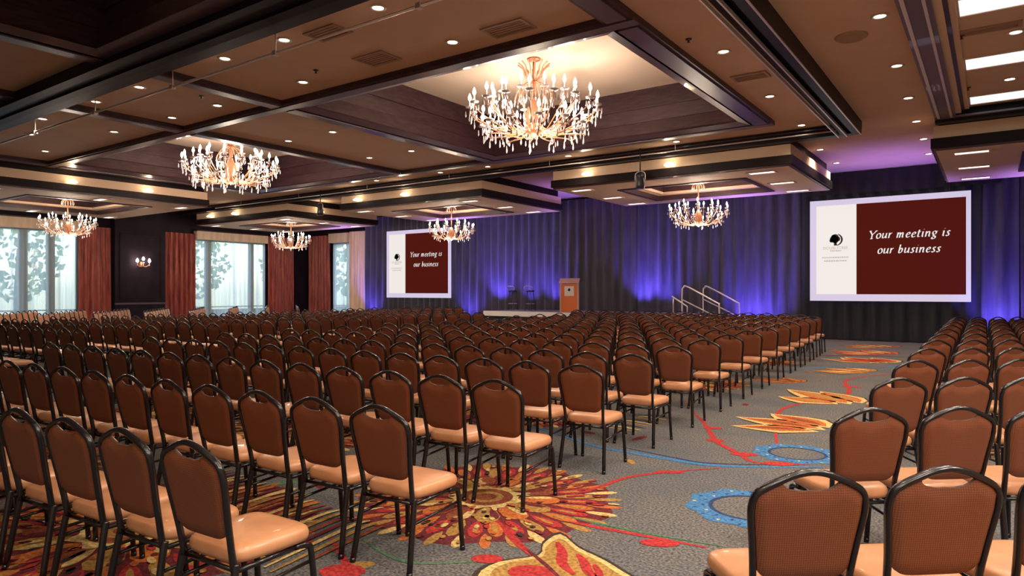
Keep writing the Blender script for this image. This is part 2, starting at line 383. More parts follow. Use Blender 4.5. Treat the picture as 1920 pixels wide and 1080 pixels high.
# ------------------------------------------------------------------ ceiling
COFFERS = [(-12.05, -4.6, 9.1, 16.1), (-23.5, -16.25, 9.1, 16.1), (-12.05, -4.6, -2.3, 5.3), (-23.5, -16.25, -2.3, 5.3)]
ceil = empty('ceiling'); ceil['kind'] = 'structure'
cp = MB()
xs = sorted({XL - .3, XR + .2} | {c[i] for c in COFFERS for i in (0, 1)}); ys = sorted({YF - .2, YB + .3} | {c[i] for c in COFFERS for i in (2, 3)})
for i in range(len(xs) - 1):
    for j in range(len(ys) - 1):
        mx, my = (xs[i] + xs[i + 1]) / 2, (ys[j] + ys[j + 1]) / 2
        if any(c[0] < mx < c[1] and c[2] < my < c[3] for c in COFFERS): continue
        cp.box(xs[i], xs[i + 1], ys[j], ys[j + 1], ZC, ZC + .08, 'tan')
cp.build('ceiling_panel', ceil)
for x0, x1, y0, y1 in COFFERS:
    c = MB(); lit = y0 > 5
    for a, b, d, e in ((x0 - .12, x1 + .12, y0 - .12, y0), (x0 - .12, x1 + .12, y1, y1 + .12), (x0 - .12, x0, y0, y1), (x1, x1 + .12, y0, y1)):
        c.box(a, b, d, e, 5.5, 6.9, 'wood')
    # sloped crown panel low on the walls, ledge above it
    for o, zz in ((.0, 5.5), (.16, 5.98)): pass
    P0 = [(x0, y0), (x1, y0), (x1, y1), (x0, y1)]
    def ins(d): return [(x0 + d, y0 + d), (x1 - d, y0 + d), (x1 - d, y1 - d), (x0 + d, y1 - d)]
    lay = [(0.22, 5.56), (.16, 5.62), (.10, 5.92), (.0, 5.96)]
    for (d0, z0), (d1, z1) in zip(lay[:-1], lay[1:]):
        A = ins(d0); B = ins(d1)
        for k in range(4):
            l = (k + 1) % 4
            c.add([(*A[k], z0), (*A[l], z0), (*B[l], z1), (*B[k], z1)], [(0, 1, 2, 3)], 'wood' if z0 < 5.6 or z1 > 5.95 else 'wood')
    A = ins(.0); B = ins(.22)
    for k in range(4):
        l = (k + 1) % 4
        c.add([(*A[k], 5.5), (*A[l], 5.5), (*B[l], 5.56), (*B[k], 5.56)], [(0, 1, 2, 3)], 'gloss')
    c.ringbox(x0, x1, y0, y1, .05, 6.3, 6.34, 'wood')
    c.box(x0 - .12, x1 + .12, y0 - .12, y1 + .12, 6.8, 6.9, 'cream')
    c.build('coffer', ceil)
def beam(x0, x1, y0, y1, z0=5.5, name='ceiling_beam'):
    b = MB(); b.box(x0, x1, y0, y1, z0, ZC + .01, 'wood')
    lx = (x1 - x0) > (y1 - y0); e = .07
    # polished cap, coloured lighter for the light caught underneath, with small side bead
    if lx: b.box(x0, x1, y0 + e, y1 - e, z0 - .025, z0, 'gloss')
    else: b.box(x0 + e, x1 - e, y0, y1, z0 - .025, z0, 'gloss')
    b.build(name, ceil)
for y0, y1 in ((8.75, 9.1), (16.1, 16.45), (-2.7, -2.3)): beam(-23.9, -4.15, y0, y1)
for x0, x1 in ((-12.45, -12.05), (-16.25, -15.85), (-4.6, -4.15), (-23.9, -23.5)):
    beam(x0, x1, 9.1, 16.1); beam(x0, x1, 6.1, 8.75) if x0 < -5 or True else None
    beam(x0, x1, -2.3, 5.3)
bb = MB(); bb.box(-32.3, -4.15, 5.3, 6.1, 5.4, ZC + .01, 'black'); bb.box(-32.3, -4.15, 5.25, 5.4, 5.36, 5.4, 'fascia'); bb.box(-32.3, -4.15, 5.62, 5.8, 5.36, 5.4, 'fascia')
bb.build('partition_beam', ceil)
bb = MB(); bb.box(-32.3, -2.72, 17.62, 17.85, 5.34, ZC + .01, 'black'); bb.box(-32.3, -2.72, 17.52, 17.62, 5.5, 5.53, 'wood'); bb.box(-1.05, XR, 17.62, 17.85, 5.34, ZC + .01, 'black')
bb.box(-1.05, XR, 17.5, 17.62, 5.4, 5.44, 'gloss')
bb.build('partition_beam', ceil)
# right hand zone: beam with mouldings
rb = MB()
rb.box(-1.05, -.66, YF, 17.5, 5.42, ZC + .01, 'gloss'); rb.box(-1.0, -.95, YF, 17.5, 5.4, 5.42, 'steel'); rb.box(-.76, -.72, YF, 17.5, 5.4, 5.42, 'steel')
rb.box(-.66, -.56, YF, 17.5, 5.47, ZC + .01, 'tanlite'); rb.box(-.56, -.5, YF, 17.5, 5.52, ZC + .01, 'wood'); rb.box(-.5, -.42, YF, 17.5, 5.54, ZC + .01, 'tanlite')
rb.build('ceiling_beam', ceil)

def tray(x0, x1, y0, y1, inner):
    t = MB(); i0, i1, j0, j1 = inner; zb = 4.78
    t.ringbox(x0 + .14, x1 - .14, y0 + .14, y1 - .14, .2, 5.34, ZC, 'fascia')
    t.ringbox(x0 + .05, x1 - .05, y0 + .05, y1 - .05, .3, 5.06, 5.34, 'tanlite')
    t.ringbox(x0, x1, y0, y1, .3, 4.84, 5.06, 'fascia')
    t.ringbox(x0 + .05, x1 - .05, y0 + .05, y1 - .05, .3, 4.79, 4.84, 'wood')
    for a, b, c, d in ((x0 + .1, x1 - .1, y0 + .1, j0), (x0 + .1, x1 - .1, j1, y1 - .1), (x0 + .1, i0, j0, j1), (i1, x1 - .1, j0, j1)):
        t.box(a, b, c, d, zb, zb + .05, 'tanlite')
    t.ringbox(i0 - .02, i1 + .02, j0 - .02, j1 + .02, .14, zb - .03, zb + .14, 'wood')
    t.ringbox(i0 + .1, i1 - .1, j0 + .1, j1 - .1, .3, zb + .12, zb + .2, 'tanlite')
    t.ringbox(i0 + .3, i1 - .3, j0 + .3, j1 - .3, .08, zb + .2, 5.28, 'wood')
    t.box(i0 + .2, i1 - .2, j0 + .2, j1 - .2, 5.26, 5.3, 'tanlite')
    t.build('dropped_soffit', ceil)
TRAYS = [(-11.2, -4.1, 17.9, 23.1, (-9.5, -5.6, 19.1, 22.1)), (-21.0, -13.9, 17.9, 23.1, (-19.3, -15.6, 19.1, 22.1)),
         (-31.4, -24.3, 17.9, 23.1, (-29.6, -25.9, 19.1, 22.1)), (-31.4, -24.1, 7.2, 14.3, (-29.9, -25.6, 8.9, 12.9)),
         (-1.15, 6.0, 17.9, 23.4, (.55, 4.3, 19.1, 22.1))]
for t in TRAYS: tray(*t)

# ------------------------------------------------------------------ walls and windows
wl = MB()
WL = [(6.6, 13.2), (18.3, 22.5)]   # openings in the left wall along Y
yy = YF
for a, b in WL:
    wl.box(XL - .25, XL, yy, a, 0, ZC, 'aub'); wl.box(XL - .25, XL, a, b, 0, .25, 'aub'); wl.box(XL - .25, XL, a, b, 4.22, ZC, 'aub'); yy = b
wl.box(XL - .25, XL, yy, YB, 0, ZC, 'aub')
structure('wall_left', wl)
wb = MB()
wb.box(XL - .25, -30.2, YB, YB + .2, 0, ZC, 'aub'); wb.box(-30.2, -28.6, YB, YB + .2, 0, .25, 'aub'); wb.box(-30.2, -28.6, YB, YB + .2, 4.3, ZC, 'aub')
wb.box(-28.6, XR + .2, YB, YB + .2, 0, ZC, 'aub')
structure('wall_back', wb)
w = MB(); w.box(XR, XR + .2, YF, YB, 0, ZC, 'wallcream'); structure('wall_right', w)
w = MB(); w.box(XL - .25, XR + .2, YF - .2, YF, 0, ZC, 'wallcream'); structure('wall_front', w)
# pilaster between the windows
w = MB(); w.box(XL, XL + .42, 14.5, 16.75, 0, ZC - .02, 'aub')
w.box(XL + .42, XL + .47, 14.48, 16.77, 1.02, 1.1, 'gloss'); w.box(XL + .42, XL + .45, 14.7, 16.55, 1.3, 1.34, 'aub'); w.box(XL + .42, XL + .45, 14.7, 16.55, 4.2, 4.24, 'aub')
w.box(XL + .42, XL + .45, 14.7, 14.74, 1.3, 4.24, 'aub'); w.box(XL + .42, XL + .45, 16.51, 16.55, 1.3, 4.24, 'aub'); w.box(XL + .42, XL + .46, 14.5, 16.75, 0, .16, 'gloss')
structure('wall_pilaster', w, 'dark aubergine pilaster between the left windows')
bs = MB(); bs.box(XL, XL + .03, YF, 14.5, 0, .14, 'wood'); bs.box(XL, XL + .03, 16.75, YB, 0, .14, 'wood'); structure('baseboard_left', bs)

def window(n, ax, c, a, b, z0, z1, mull):
    r = empty('window_%d' % n); r['kind'] = 'structure'
    f = MB(); g = MB(); ml = MB()
    def bx(mb, p, q, d0, d1, zz0, zz1, m):
        if ax == 'x': mb.box(c + d0, c + d1, p, q, zz0, zz1, m)
        else: mb.box(p, q, c - d1, c - d0, zz0, zz1, m)
    for p, q, zz0, zz1 in ((a, b, z0, z0 + .08), (a, b, z1 - .08, z1), (a, a + .08, z0, z1), (b - .08, b, z0, z1)): bx(f, p, q, -.16, -.06, zz0, zz1, 'wframe')
    for m_, w_ in mull: bx(ml, m_ - w_ / 2, m_ + w_ / 2, -.18, -.04, z0 + .08, z1 - .08, 'wframe')
    bx(ml, a + .08, b - .08, -.13, -.09, z0 + .55, z0 + .6, 'wframe')
    bx(g, a + .06, b - .06, -.115, -.105, z0 + .06, z1 - .06, 'pane')
    f.build('window_frame', r); ml.build('mullion', r); g.build('pane', r)
window(1, 'x', XL, 6.6, 13.2, .25, 4.22, [(9.6, .2), (11.15, .32), (12.15, .3)])
window(2, 'x', XL, 18.3, 22.5, .25, 4.22, [(19.2, .3), (21.65, .26)])
window(3, 'y', YB, -30.2, -28.6, .25, 4.3, [(-29.1, .08)])

def cloth(ax, c, a, b, z0, z1, m, amp=.07, per=.16, seed=0, side=1, gather=None):
    mb = MB(); n = max(8, int(abs(b - a) / per * 6)); rows = 9; rr = random.Random(seed); vs = []
    ph = [rr.uniform(.7, 1.3) for _ in range(40)]
    for j in range(rows + 1):
        z = z0 + (z1 - z0) * j / rows
        for i in range(n + 1):
            s = i / n; p = a + (b - a) * s
            u = (p - a) / per
            k = int(u) % 40
            d = amp * ph[k] * (.5 + .5 * sin(2 * pi * u + .5 * sin(.6 * z + u))) * (1 if j < rows else .75) + .02 * sin(u * .7 + 1)
            if gather:
                g = gather(j / rows); p = g[0] + (p - a) / (b - a) * (g[1] - g[0])
            vs.append((c + side * d, p, z) if ax == 'x' else (p, c + side * d, z))
    fs = [(j * (n + 1) + i, j * (n + 1) + i + 1, (j + 1) * (n + 1) + i + 1, (j + 1) * (n + 1) + i) for j in range(rows) for i in range(n)]
    mb.add(vs, fs, m, True); return mb
def curtain(name, label, cat, *a, group=None, rail=True, **k):
    o = cloth(*a, **k).build(name); tag(o, label, cat, group)
    return o
curtain('sheer_curtain', 'white sheer curtain across the large left window nearest the camera', 'curtain', 'x', XL + .03, 6.62, 13.04, .06, 4.16, 'sheer', amp=.05, per=.22, seed=1)
curtain('sheer_curtain', 'white sheer curtain across the second window, right of the dark pilaster', 'curtain', 'x', XL + .03, 18.37, 22.38, .06, 4.16, 'sheer', amp=.05, per=.22, seed=2)
curtain('sheer_curtain', 'narrow white sheer curtain over the small window in the far corner', 'curtain', 'y', YB - .03, -30.12, -28.62, .06, 4.26, 'sheer', amp=.04, per=.2, seed=3, side=-1)
curtain('red_curtain', 'pleated red curtain on the left side of the dark pilaster', 'curtain', 'x', XL + .16, 13.06, 14.46, .04, 4.45, 'red', amp=.15, per=.25, seed=4)
curtain('red_curtain', 'pleated red curtain on the right side of the dark pilaster', 'curtain', 'x', XL + .16, 16.8, 18.35, .04, 4.45, 'red', amp=.15, per=.25, seed=5)
curtain('red_curtain', 'pleated red curtain right of the second window', 'curtain', 'x', XL + .16, 22.42, 24.15, .04, 4.6, 'red', amp=.15, per=.25, seed=6)
curtain('red_curtain', 'pleated red curtain in the far corner, left of the narrow window', 'curtain', 'y', YB - .16, -32.0, -30.15, .04, 4.75, 'red', amp=.15, per=.25, seed=7, side=-1)
curtain('cream_curtain', 'cream curtain between the narrow corner window and the blue lit drape', 'curtain', 'y', YB - .2, -28.58, -27.27, .04, 4.85, 'creamcurt', amp=.1, per=.2, seed=8, side=-1)
for n, (ax, a, b, z0, z1, lab) in enumerate([('x', 6.4, 13.03, 4.2, 4.62, 'cream fabric valance above the large left window nearest the camera'),
                                             ('x', 18.38, 22.39, 4.2, 4.6, 'cream fabric valance above the second window'),
                                             ('y', -30.13, -28.61, 4.3, 4.8, 'short cream valance above the narrow corner window')]):
    v = MB()
    if ax == 'x':
        v.box(XL + .02, XL + .36, a, b, z0, z1, 'creamcurt'); v.box(XL, XL + .4, a, b, z1, z1 + .05, 'wood')
    else:
        v.box(a, b, YB - .4, YB - .02, z0, z1, 'creamcurt'); v.box(a, b, YB - .44, YB, z1, z1 + .05, 'wood')
    tag(v.build('window_valance'), lab, 'valance')

# ------------------------------------------------------------------ back drapes
def drape(a, b, m, label, seed, z1=5.5, c=DRY, amp=.13, per=.42, z0=.02):
    tag(cloth('y', c, a, b, z0, z1, m, amp=amp, per=per, seed=seed, side=-1).build('pleated_drape'), label, 'drape')
drape(-27.25, -25.2, 'drape_uplit_tint', 'dark blue lit pleated drape left of the farther projection screen', 11)
drape(-25.2, -21.0, 'drape_grey', 'charcoal pleated drape hanging behind the farther projection screen', 12)
drape(-21.0, -15.2, 'drape_uplit_tint', 'blue lit pleated drape behind the stage, right of the farther screen', 13, c=DRY + .02)
drape(-15.2, -11.55, 'drape_grey', 'dark charcoal pleated drape behind the orange podium', 14)
drape(-11.55, -5.4, 'drape_uplit_tint', 'blue lit pleated drape behind the stage handrails', 15, c=DRY + .02)
drape(-5.4, -.3, 'drape_black', 'black pleated drape below and behind the larger projection screen', 16)
drape(-.3, .62, 'drape_uplit_tint', 'blue lit pleated drape right of the larger projection screen', 17, c=DRY + .02)
drape(.62, 8.8, 'drape_grey', 'charcoal pleated drape at the far right edge of the back wall', 18)
v = cloth('y', DRY - .22, -5.3, .2, 4.85, 5.58, 'drape_black', amp=.04, per=.4, seed=20, side=-1)
tag(v.build('black_valance'), 'black fabric valance above the larger projection screen', 'valance')

# ------------------------------------------------------------------ lettering
G = dict(Y=(1.12, [[(0, 1.5), (.48, .75)], [(1.1, 1.5), (.48, .75), (.48, 0)], [(-.14, 1.5), (.22, 1.5)], [(.88, 1.5), (1.24, 1.5)], [(.28, 0), (.7, 0)]]),
         u=(.98, [[(.0, .95), (.12, 1), (.12, .22), (.26, .02), (.48, .12), (.68, .5)], [(.7, 1), (.7, .12), (.86, .05)]]),
         r=(.7, [[(.0, .93), (.14, 1), (.14, 0)], [(.14, .55), (.36, .95), (.56, .95)]]),
         m=(1.42, [[(.0, .93), (.14, 1), (.14, 0)], [(.14, .55), (.4, .98), (.56, .86), (.56, 0)], [(.56, .55), (.84, .98), (1.0, .86), (1.0, .1), (1.16, .05)]]),
         e=(.82, [[(.12, .48), (.58, .6), (.64, .82), (.44, 1), (.2, .82), (.08, .4), (.22, .06), (.44, 0), (.68, .2)]]),
         t=(.62, [[(.24, 1.35), (.18, .2), (.32, 0), (.5, .12)], [(.02, .98), (.5, .98)]]),
         i=(.5, [[(.03, .93), (.18, 1), (.18, .1), (.34, .04)], [(.22, 1.38), (.26, 1.42)]]),
         n=(1.0, [[(.0, .93), (.14, 1), (.14, 0)], [(.14, .55), (.44, .98), (.66, .86), (.66, .1), (.82, .05)]]),
         s=(.68, [[(.54, .84), (.36, 1), (.16, .8), (.3, .56), (.48, .3), (.4, .05), (.22, 0), (.04, .16)]]),
         b=(.9, [[(.04, 1.55), (.16, 1.6), (.14, .12), (.36, 0), (.62, .28), (.64, .74), (.44, .98), (.16, .62)]]),
         g=(.9, [[(.36 + .28 * cos(a), .68 + .32 * sin(a)) for a in [k * pi / 6 for k in range(13)]], [(.3, .36), (.2, .2), (.6, .02), (.66, -.28), (.36, -.48), (.06, -.34), (.2, -.1), (.5, .02)], [(.6, .88), (.84, .98)]]),
         o=(.9, [[(.42 + .34 * cos(a), .5 + .5 * sin(a)) for a in [k * pi / 6 for k in range(13)]]]))
def write(mb, text, cx, cz, sz, y, m, slant=.22, gap=.1):
    wd = sum((G[c][0] + gap) if c != ' ' else .62 for c in text); x = cx - wd * sz / 2
    for c in text:
        if c == ' ': x += .62 * sz; continue
        adv, st = G[c]
        for s in st:
            P = [(x + (a + slant * b) * sz, cz + b * sz) for a, b in s]
            nx, nz = .085 * sz, .035 * sz
            for (ax, az), (bx, bz) in zip(P[:-1], P[1:]):
                dx, dz = bx - ax, bz - az; l = math.hypot(dx, dz) or 1; px, pz = -dz / l * .035 * sz, dx / l * .035 * sz
                if px * nx + pz * nz < 0: px, pz = -px, -pz
                qx, qz = nx + px, nz + pz
                mb.add([(ax - qx, y, az - qz), (ax + qx, y, az + qz), (bx + qx, y, bz + qz), (bx - qx, y, bz - qz)], [(0, 1, 2, 3)], m)
        x += (adv + gap) * sz
def block_text(text, cx, cz, size, y, parent, m, name='lettering'):
    cu = bpy.data.curves.new(name, 'FONT'); cu.body = text; cu.size = size; cu.align_x = 'CENTER'; cu.extrude = .001
    cu.materials.append(M[m]); o = bpy.data.objects.new('tmp', cu); COL.objects.link(o)
    dg = bpy.context.evaluated_depsgraph_get(); me = bpy.data.meshes.new_from_object(o.evaluated_get(dg)); bpy.data.objects.remove(o)
    o = link(name, me, parent, (cx, y, cz)); o.rotation_euler.x = pi / 2; return o

def screen(x0, x1, z0, z1, y, label, cut):
    r = empty('projection_screen', ((x0 + x1) / 2, y, z0)); ox, oz = r.location.x, z0
    def L(x): return x - ox
    W = x1 - x0; H = z1 - z0
    f = MB(); f.box(L(x0), L(x1), -.02, .08, 0, H, 'screenw_glow'); f.build('screen_border', r)
    b = MB(); bx = .06 * W * .75; bz = .055 * H
    xi0, xi1 = x0 + bx, x1 - bx * .6; xr = xi0 + (xi1 - xi0) * .29
    b.box(L(xi0), L(xr), -.03, -.02, bz * 1.2, H - bz, 'screenc'); b.build('projected_panel', r)['label'] = 'cream left panel with black tree logo'
    c = MB(); c.box(L(xr), L(xi1), -.03, -.02, bz * 1.2, H - bz, 'screenr'); c.build('projected_panel', r)['label'] = 'dark maroon right panel with white italic words'
    tx = (xr + xi1) / 2
    for tt, hh in (('Your meeting is', .6), ('our business', .455)):
        t = MB(); write(t, tt, L(tx) - .02, H * hh, W * .0365, -.036, 'screent'); t.build('lettering', r)
    lg = MB(); cx = L((xi0 + xr) / 2) - .02; cz = H * .605; R = W * .045
    for dx, dz, rr in ((-.35, .1, .5), (0, .4, .5), (.3, .1, .42), (-.05, -.1, .5), (-.6, -.15, .3), (-.25, .45, .4)):
        vs = [(cx + (dx + rr * cos(a)) * R, -.036, cz + (dz + rr * sin(a)) * R) for a in [2 * pi * k / 16 for k in range(16)]]; lg.add(vs, [tuple(range(16))], 'ink')
    lg.add([(cx - .12 * R, -.036, cz), (cx + .12 * R, -.036, cz), (cx + .25 * R, -.036, cz - .95 * R), (cx - .25 * R, -.036, cz - .95 * R)], [(0, 1, 2, 3)], 'ink')
    vs = []; n = 12
    for k in range(n + 1):
        a = -1.35 + 2.5 * k / n; vs += [(cx + 1.05 * R * cos(a) + .05 * R, -.036, cz + 1.0 * R * sin(a)), (cx + .82 * R * cos(a) + .0 * R, -.036, cz + .9 * R * sin(a))]
    lg.add(vs, [(2 * k, 2 * k + 2, 2 * k + 3, 2 * k + 1) for k in range(n)], 'ink')
    for row, (w_, z_) in enumerate(((.8, -1.9), (1.0, -3.0), (.85, -3.55))):
        rr = random.Random(row + 3); x = -w_ * 2
        if row == 0: w_ = .4; x = -.8
        while x < w_ * 2:
            l = rr.uniform(.12, .3); lg.add([(cx + x * R, -.036, cz + z_ * R), (cx + (x + l) * R, -.036, cz + z_ * R), (cx + (x + l) * R, -.036, cz + (z_ + .2) * R), (cx + x * R, -.036, cz + (z_ + .2) * R)], [(0, 1, 2, 3)], 'inkg'); x += l + .1
    lg.build('logo', r)
    block_text('DOUBLETREE', cx, cz - R * 1.55, R * .62, -.037, r, 'inkg', 'caption')
    cb = MB()
    for q in (.12, .88): cb.tube([(L(x0) + W * q, .03, H), (L(x0) + W * q, .03, 5.59 - z0)], .008, 'dark', 5)
    cb.build('hanging_cable', r)
    tag(r, label, 'projection screen')
screen(-5.09, -.55, 1.31, 4.68, DRY - .3, 'larger white bordered projection screen at right reading Your meeting is our business', 0)
screen(-25.4, -21.15, 1.3, 4.68, DRY - .3, 'smaller looking farther projection screen left of the stage reading Your meeting is our business', 0)

# ------------------------------------------------------------------ stage, podium, stools, rails
st = empty('stage', (-12.9, 23.4, 0))
s = MB(); s.box(-4.3, 4.2, -1.1, 1.45, .74, .82, 'stagetop'); s.build('deck', st)
s = MB(); s.box(-4.32, 4.22, -1.14, -1.1, .62, .819, 'stage'); s.build('edge_trim', st)['label'] = 'white front edge'
s = MB(); s.box(-4.28, 4.18, -1.08, 1.45, 0, .74, 'drape_black'); s.build('skirt', st)
for k in range(4):
    s = MB(); s.box(4.22 + .28 * k, 4.5 + .28 * k, -.2, 1.0, 0, .66 - .17 * k, 'stagetop'); s.build('step', st)
tag(st, 'low stage platform with white front edge in front of the blue lit drapes', 'stage')
def rail(x, y, dx, label):
    m = MB(); m.tube(smooth_path([(0, 0, .0), (0, 0, .8), (.06, 0, .93), (.2, 0, .95), (1.2, 0, .42), (1.3, 0, .3), (1.3, 0, -.55)], 4), .028, 'steel')
    m.tube([(.02, 0, .5), (1.28, 0, -.1)], .02, 'steel')
    tag(m.build('handrail', loc=(x, y, .83)), label, 'handrail')
rail(-8.85, 22.75, 1, 'front metal handrail of the stage steps at right')
rail(-8.65, 24.3, 1, 'rear metal handrail of the stage steps at right')
m = MB(); m.tube([(0, 0, 0), (0, 0, .6)], .02, 'steel'); m.tube([(-.05, 0, .6), (.5, 0, .25), (.5, 0, 0)], .025, 'steel')
tag(m.build('handrail', loc=(-9.0, 22.32, .86)), 'short low metal rail at the front corner of the stage', 'handrail')

p = empty('podium', (-13.65, 23.2, .823), .45); p.scale = (.88, .88, 1)
m = MB(); m.box(-.36, .36, -.2, .22, .0, 1.1, 'podium'); m.build('body', p)
m = MB(); m.box(-.42, -.35, -.24, .26, 0, 1.17, 'podtrim'); m.box(.35, .42, -.24, .26, 0, 1.17, 'podtrim'); m.build('side_panel', p)
m = MB(); m.add([(-.44, -.3, 1.12), (.44, -.3, 1.12), (.44, .3, 1.28), (-.44, .3, 1.28), (-.44, -.3, 1.16), (.44, -.3, 1.16), (.44, .3, 1.32), (-.44, .3, 1.32)],
               [(3, 2, 1, 0), (4, 5, 6, 7), (0, 1, 5, 4), (1, 2, 6, 5), (2, 3, 7, 6), (3, 0, 4, 7)], 'podtrim'); m.build('top', p)
sg = MB(); sg.box(-.21, .21, -.225, -.2, .62, 1.0, 'white'); so = sg.build('sign_plate', p)
lg = MB(); lg.add([(.06 * cos(2 * pi * k / 14), -.232, .86 + .06 * sin(2 * pi * k / 14)) for k in range(14)], [tuple(range(14))], 'ink'); lg.build('logo', so)
tag(p, 'tall orange podium with a white sign standing on the stage', 'podium')
for x, lab in ((-16.75, 'dark bar stool on the stage, left one of the pair'), (-15.85, 'dark bar stool on the stage, nearer the podium')):
    t = empty('bar_stool', (x, 23.7, .823))
    m = MB(); m.lathe([(0, .78), (.17, .78), (.19, .81), (.17, .84), (0, .85)], (0, 0, 0), 'dark'); m.build('seat', t)
    m = MB(); m.tube(smooth_path([(-.17, -.14, .84), (-.19, -.18, .98), (0, -.22, 1.02), (.19, -.18, .98), (.17, -.14, .84)], 4), .014, 'steel'); m.build('backrest', t)
    for a in range(4):
        an = pi / 4 + a * pi / 2; m = MB(); m.tube([(.12 * cos(an), .12 * sin(an), .78), (.22 * cos(an), .22 * sin(an), 0)], .014, 'dark'); m.build('leg', t)
    m = MB(); m.tube([(.185 * cos(2 * pi * k / 16), .185 * sin(2 * pi * k / 16), .28) for k in range(16)], .01, 'steel', closed=True); m.build('foot_ring', t)
    tag(t, lab, 'stool')

# ------------------------------------------------------------------ chairs
def arch(x):
    a = abs(x); P = [(0, .97), (.06, .961), (.13, .933), (.175, .912), (.203, .891), (.219, .86), (.223, .81)]
    for (x0, z0), (x1, z1) in zip(P[:-1], P[1:]):
        if a <= x1: return z0 + (z1 - z0) * (a - x0) / (x1 - x0)
    return .81
def ybk(z): return -.205 - max(0, z - .42) * .19
def hw(z):
    P = [(.42, .186), (.52, .19), (.65, .203), (.8, .222), (.86, .222), (1, .222)]
    for (z0, w0), (z1, w1) in zip(P[:-1], P[1:]):
        if z <= z1: return w0 + (w1 - w0) * (z - z0) / (z1 - z0)
    return .222
def chair_meshes():
    R = {}
    # back frame: one bent tube
    pts = []
    for s in (-1, 1):
        L = [(s * .188, ybk(.40), .40), (s * .192, ybk(.52), .52), (s * .205, ybk(.66), .66), (s * .222, ybk(.79), .79), (s * .2225, ybk(.845), .845),
             (s * .209, ybk(.887), .887), (s * .172, ybk(.914), .914), (s * .12, ybk(.938), .938), (s * .06, ybk(.961), .961)]
        pts += L if s < 0 else [(0, ybk(.97), .97)] + L[::-1]
    b = MB(); b.tube(smooth_path(pts, 3), .0175, 'frame', 8, rx=.0135); R['back_frame'] = b.mesh('back_frame')
    # backrest cushion
    b = MB(); nu, nv = 22, 12; F = []; B = []
    for j in range(nv + 1):
        v = j / nv
        for i in range(nu + 1):
            u = -1 + 2 * i / nu
            zb = .535 + .045 * abs(u) ** 7
            xx = u * .209; zt = arch(xx) - .012
            dip = max(0, 1 - (xx / .105) ** 2); zt -= .062 * dip ** .55 if dip > 0 else 0
            z = zb + (zt - zb) * v; x = u * (hw(z) - .013)
            e = min(1, (1 - abs(u)) / .22, v / .12 + .0, (1 - v) / .12); e = max(0, e); th = .007 + .02 * math.sqrt(max(0, 1 - (1 - e) ** 2))
            crease = .010 * math.exp(-((xx / .06) ** 2)) * math.exp(-(((zt - z) - .03) / .014) ** 2)
            y = ybk(z); F.append((x, y + th * 1.15, z)); B.append((x, y - th * .8 + crease * .6, z))
    st_ = nu + 1
    def grid(flip): return [((j * st_ + i, (j + 1) * st_ + i, (j + 1) * st_ + i + 1, j * st_ + i + 1) if flip else (j * st_ + i, j * st_ + i + 1, (j + 1) * st_ + i + 1, (j + 1) * st_ + i)) for j in range(nv) for i in range(nu)]
    b.add(F, grid(True), 'front', True); b.add(B, grid(False), 'back', True)
    n = len(F); loop = [i for i in range(st_)] + [j * st_ + nu for j in range(1, nv + 1)] + [nv * st_ + i for i in range(nu - 1, -1, -1)] + [j * st_ for j in range(nv - 1, 0, -1)]
    vs = [F[i] for i in loop] + [B[i] for i in loop]; m = len(loop)
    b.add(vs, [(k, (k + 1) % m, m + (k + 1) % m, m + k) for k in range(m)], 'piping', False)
    R['backrest'] = b.mesh('backrest')
    # seat cushion
    b = MB(); n = 40; rings = []
    def outline(k, sc, z):
        a = 2 * pi * k / n; c, s_ = cos(a), sin(a); e = 2 / 5.5
        x = math.copysign(abs(c) ** e, c); y = math.copysign(abs(s_) ** e, s_)
        w_ = .218 + .017 * y
        return (x * w_ * sc, y * .22 * sc + .01, z)
    prof = [(.9, .418), (.97, .425), (1.0, .445), (1.0, .462), (.975, .48), (.92, .49), (.75, .496), (.45, .5), (.15, .501)]
    vs = [outline(k, sc, z) for sc, z in prof for k in range(n)]
    fs = [(i * n + k, i * n + (k + 1) % n, (i + 1) * n + (k + 1) % n, (i + 1) * n + k) for i in range(len(prof) - 1) for k in range(n)]
    fs += [tuple((len(prof) - 1) * n + k for k in range(n))]
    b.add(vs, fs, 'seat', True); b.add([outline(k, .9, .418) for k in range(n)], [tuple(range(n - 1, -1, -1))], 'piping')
    R['seat'] = b.mesh('seat')
    # seat frame
    b = MB()
    for s in (-1, 1): b.tube([(s * .2, -.21, .4), (s * .205, .17, .405)], .0125, 'frame', 6)
    b.tube([(-.2, -.2, .4), (.2, -.2, .4)], .011, 'frame', 6); b.tube([(-.205, .17, .4), (.205, .17, .4)], .011, 'frame', 6)
    R['seat_frame'] = b.mesh('seat_frame')
    for s, n_ in ((-1, 'l'), (1, 'r')):
        b = MB(); b.tube(smooth_path([(s * .198, -.2, .43), (s * .202, -.215, .36), (s * .222, -.275, .02)], 4), .018, 'frame', 8); b.tube([(s * .222, -.275, .03), (s * .2235, -.279, 0)], .018, 'frame', 8); R['rear' + n_] = b.mesh('leg')
        b = MB(); b.tube(smooth_path([(s * .205, .12, .405), (s * .208, .19, .395), (s * .212, .215, .34), (s * .226, .235, .02)], 4), .016, 'frame', 8); b.tube([(s * .226, .235, .03), (s * .227, .236, 0)], .017, 'frame', 8); R['front' + n_] = b.mesh('leg')
        b = MB(); b.tube([(s * .207, -.228, .29), (s * .215, .217, .315)], .009, 'frame', 6); R['st' + n_] = b.mesh('stretcher')
    return R
CM = chair_meshes()
def chair(x, y, rz, label, group, far):
    r = empty('banquet_chair', (x, y, 0), rz); tag(r, label, 'chair', group)
    for n in ('seat', 'backrest', 'back_frame'): link(n, CM[n], r)
    link('seat_frame', CM['seat_frame'], r)
    for s in 'lr':
        link('leg', CM['rear' + s], r); link('leg', CM['front' + s], r)
        if not far: link('stretcher', CM['st' + s], r)
    return r
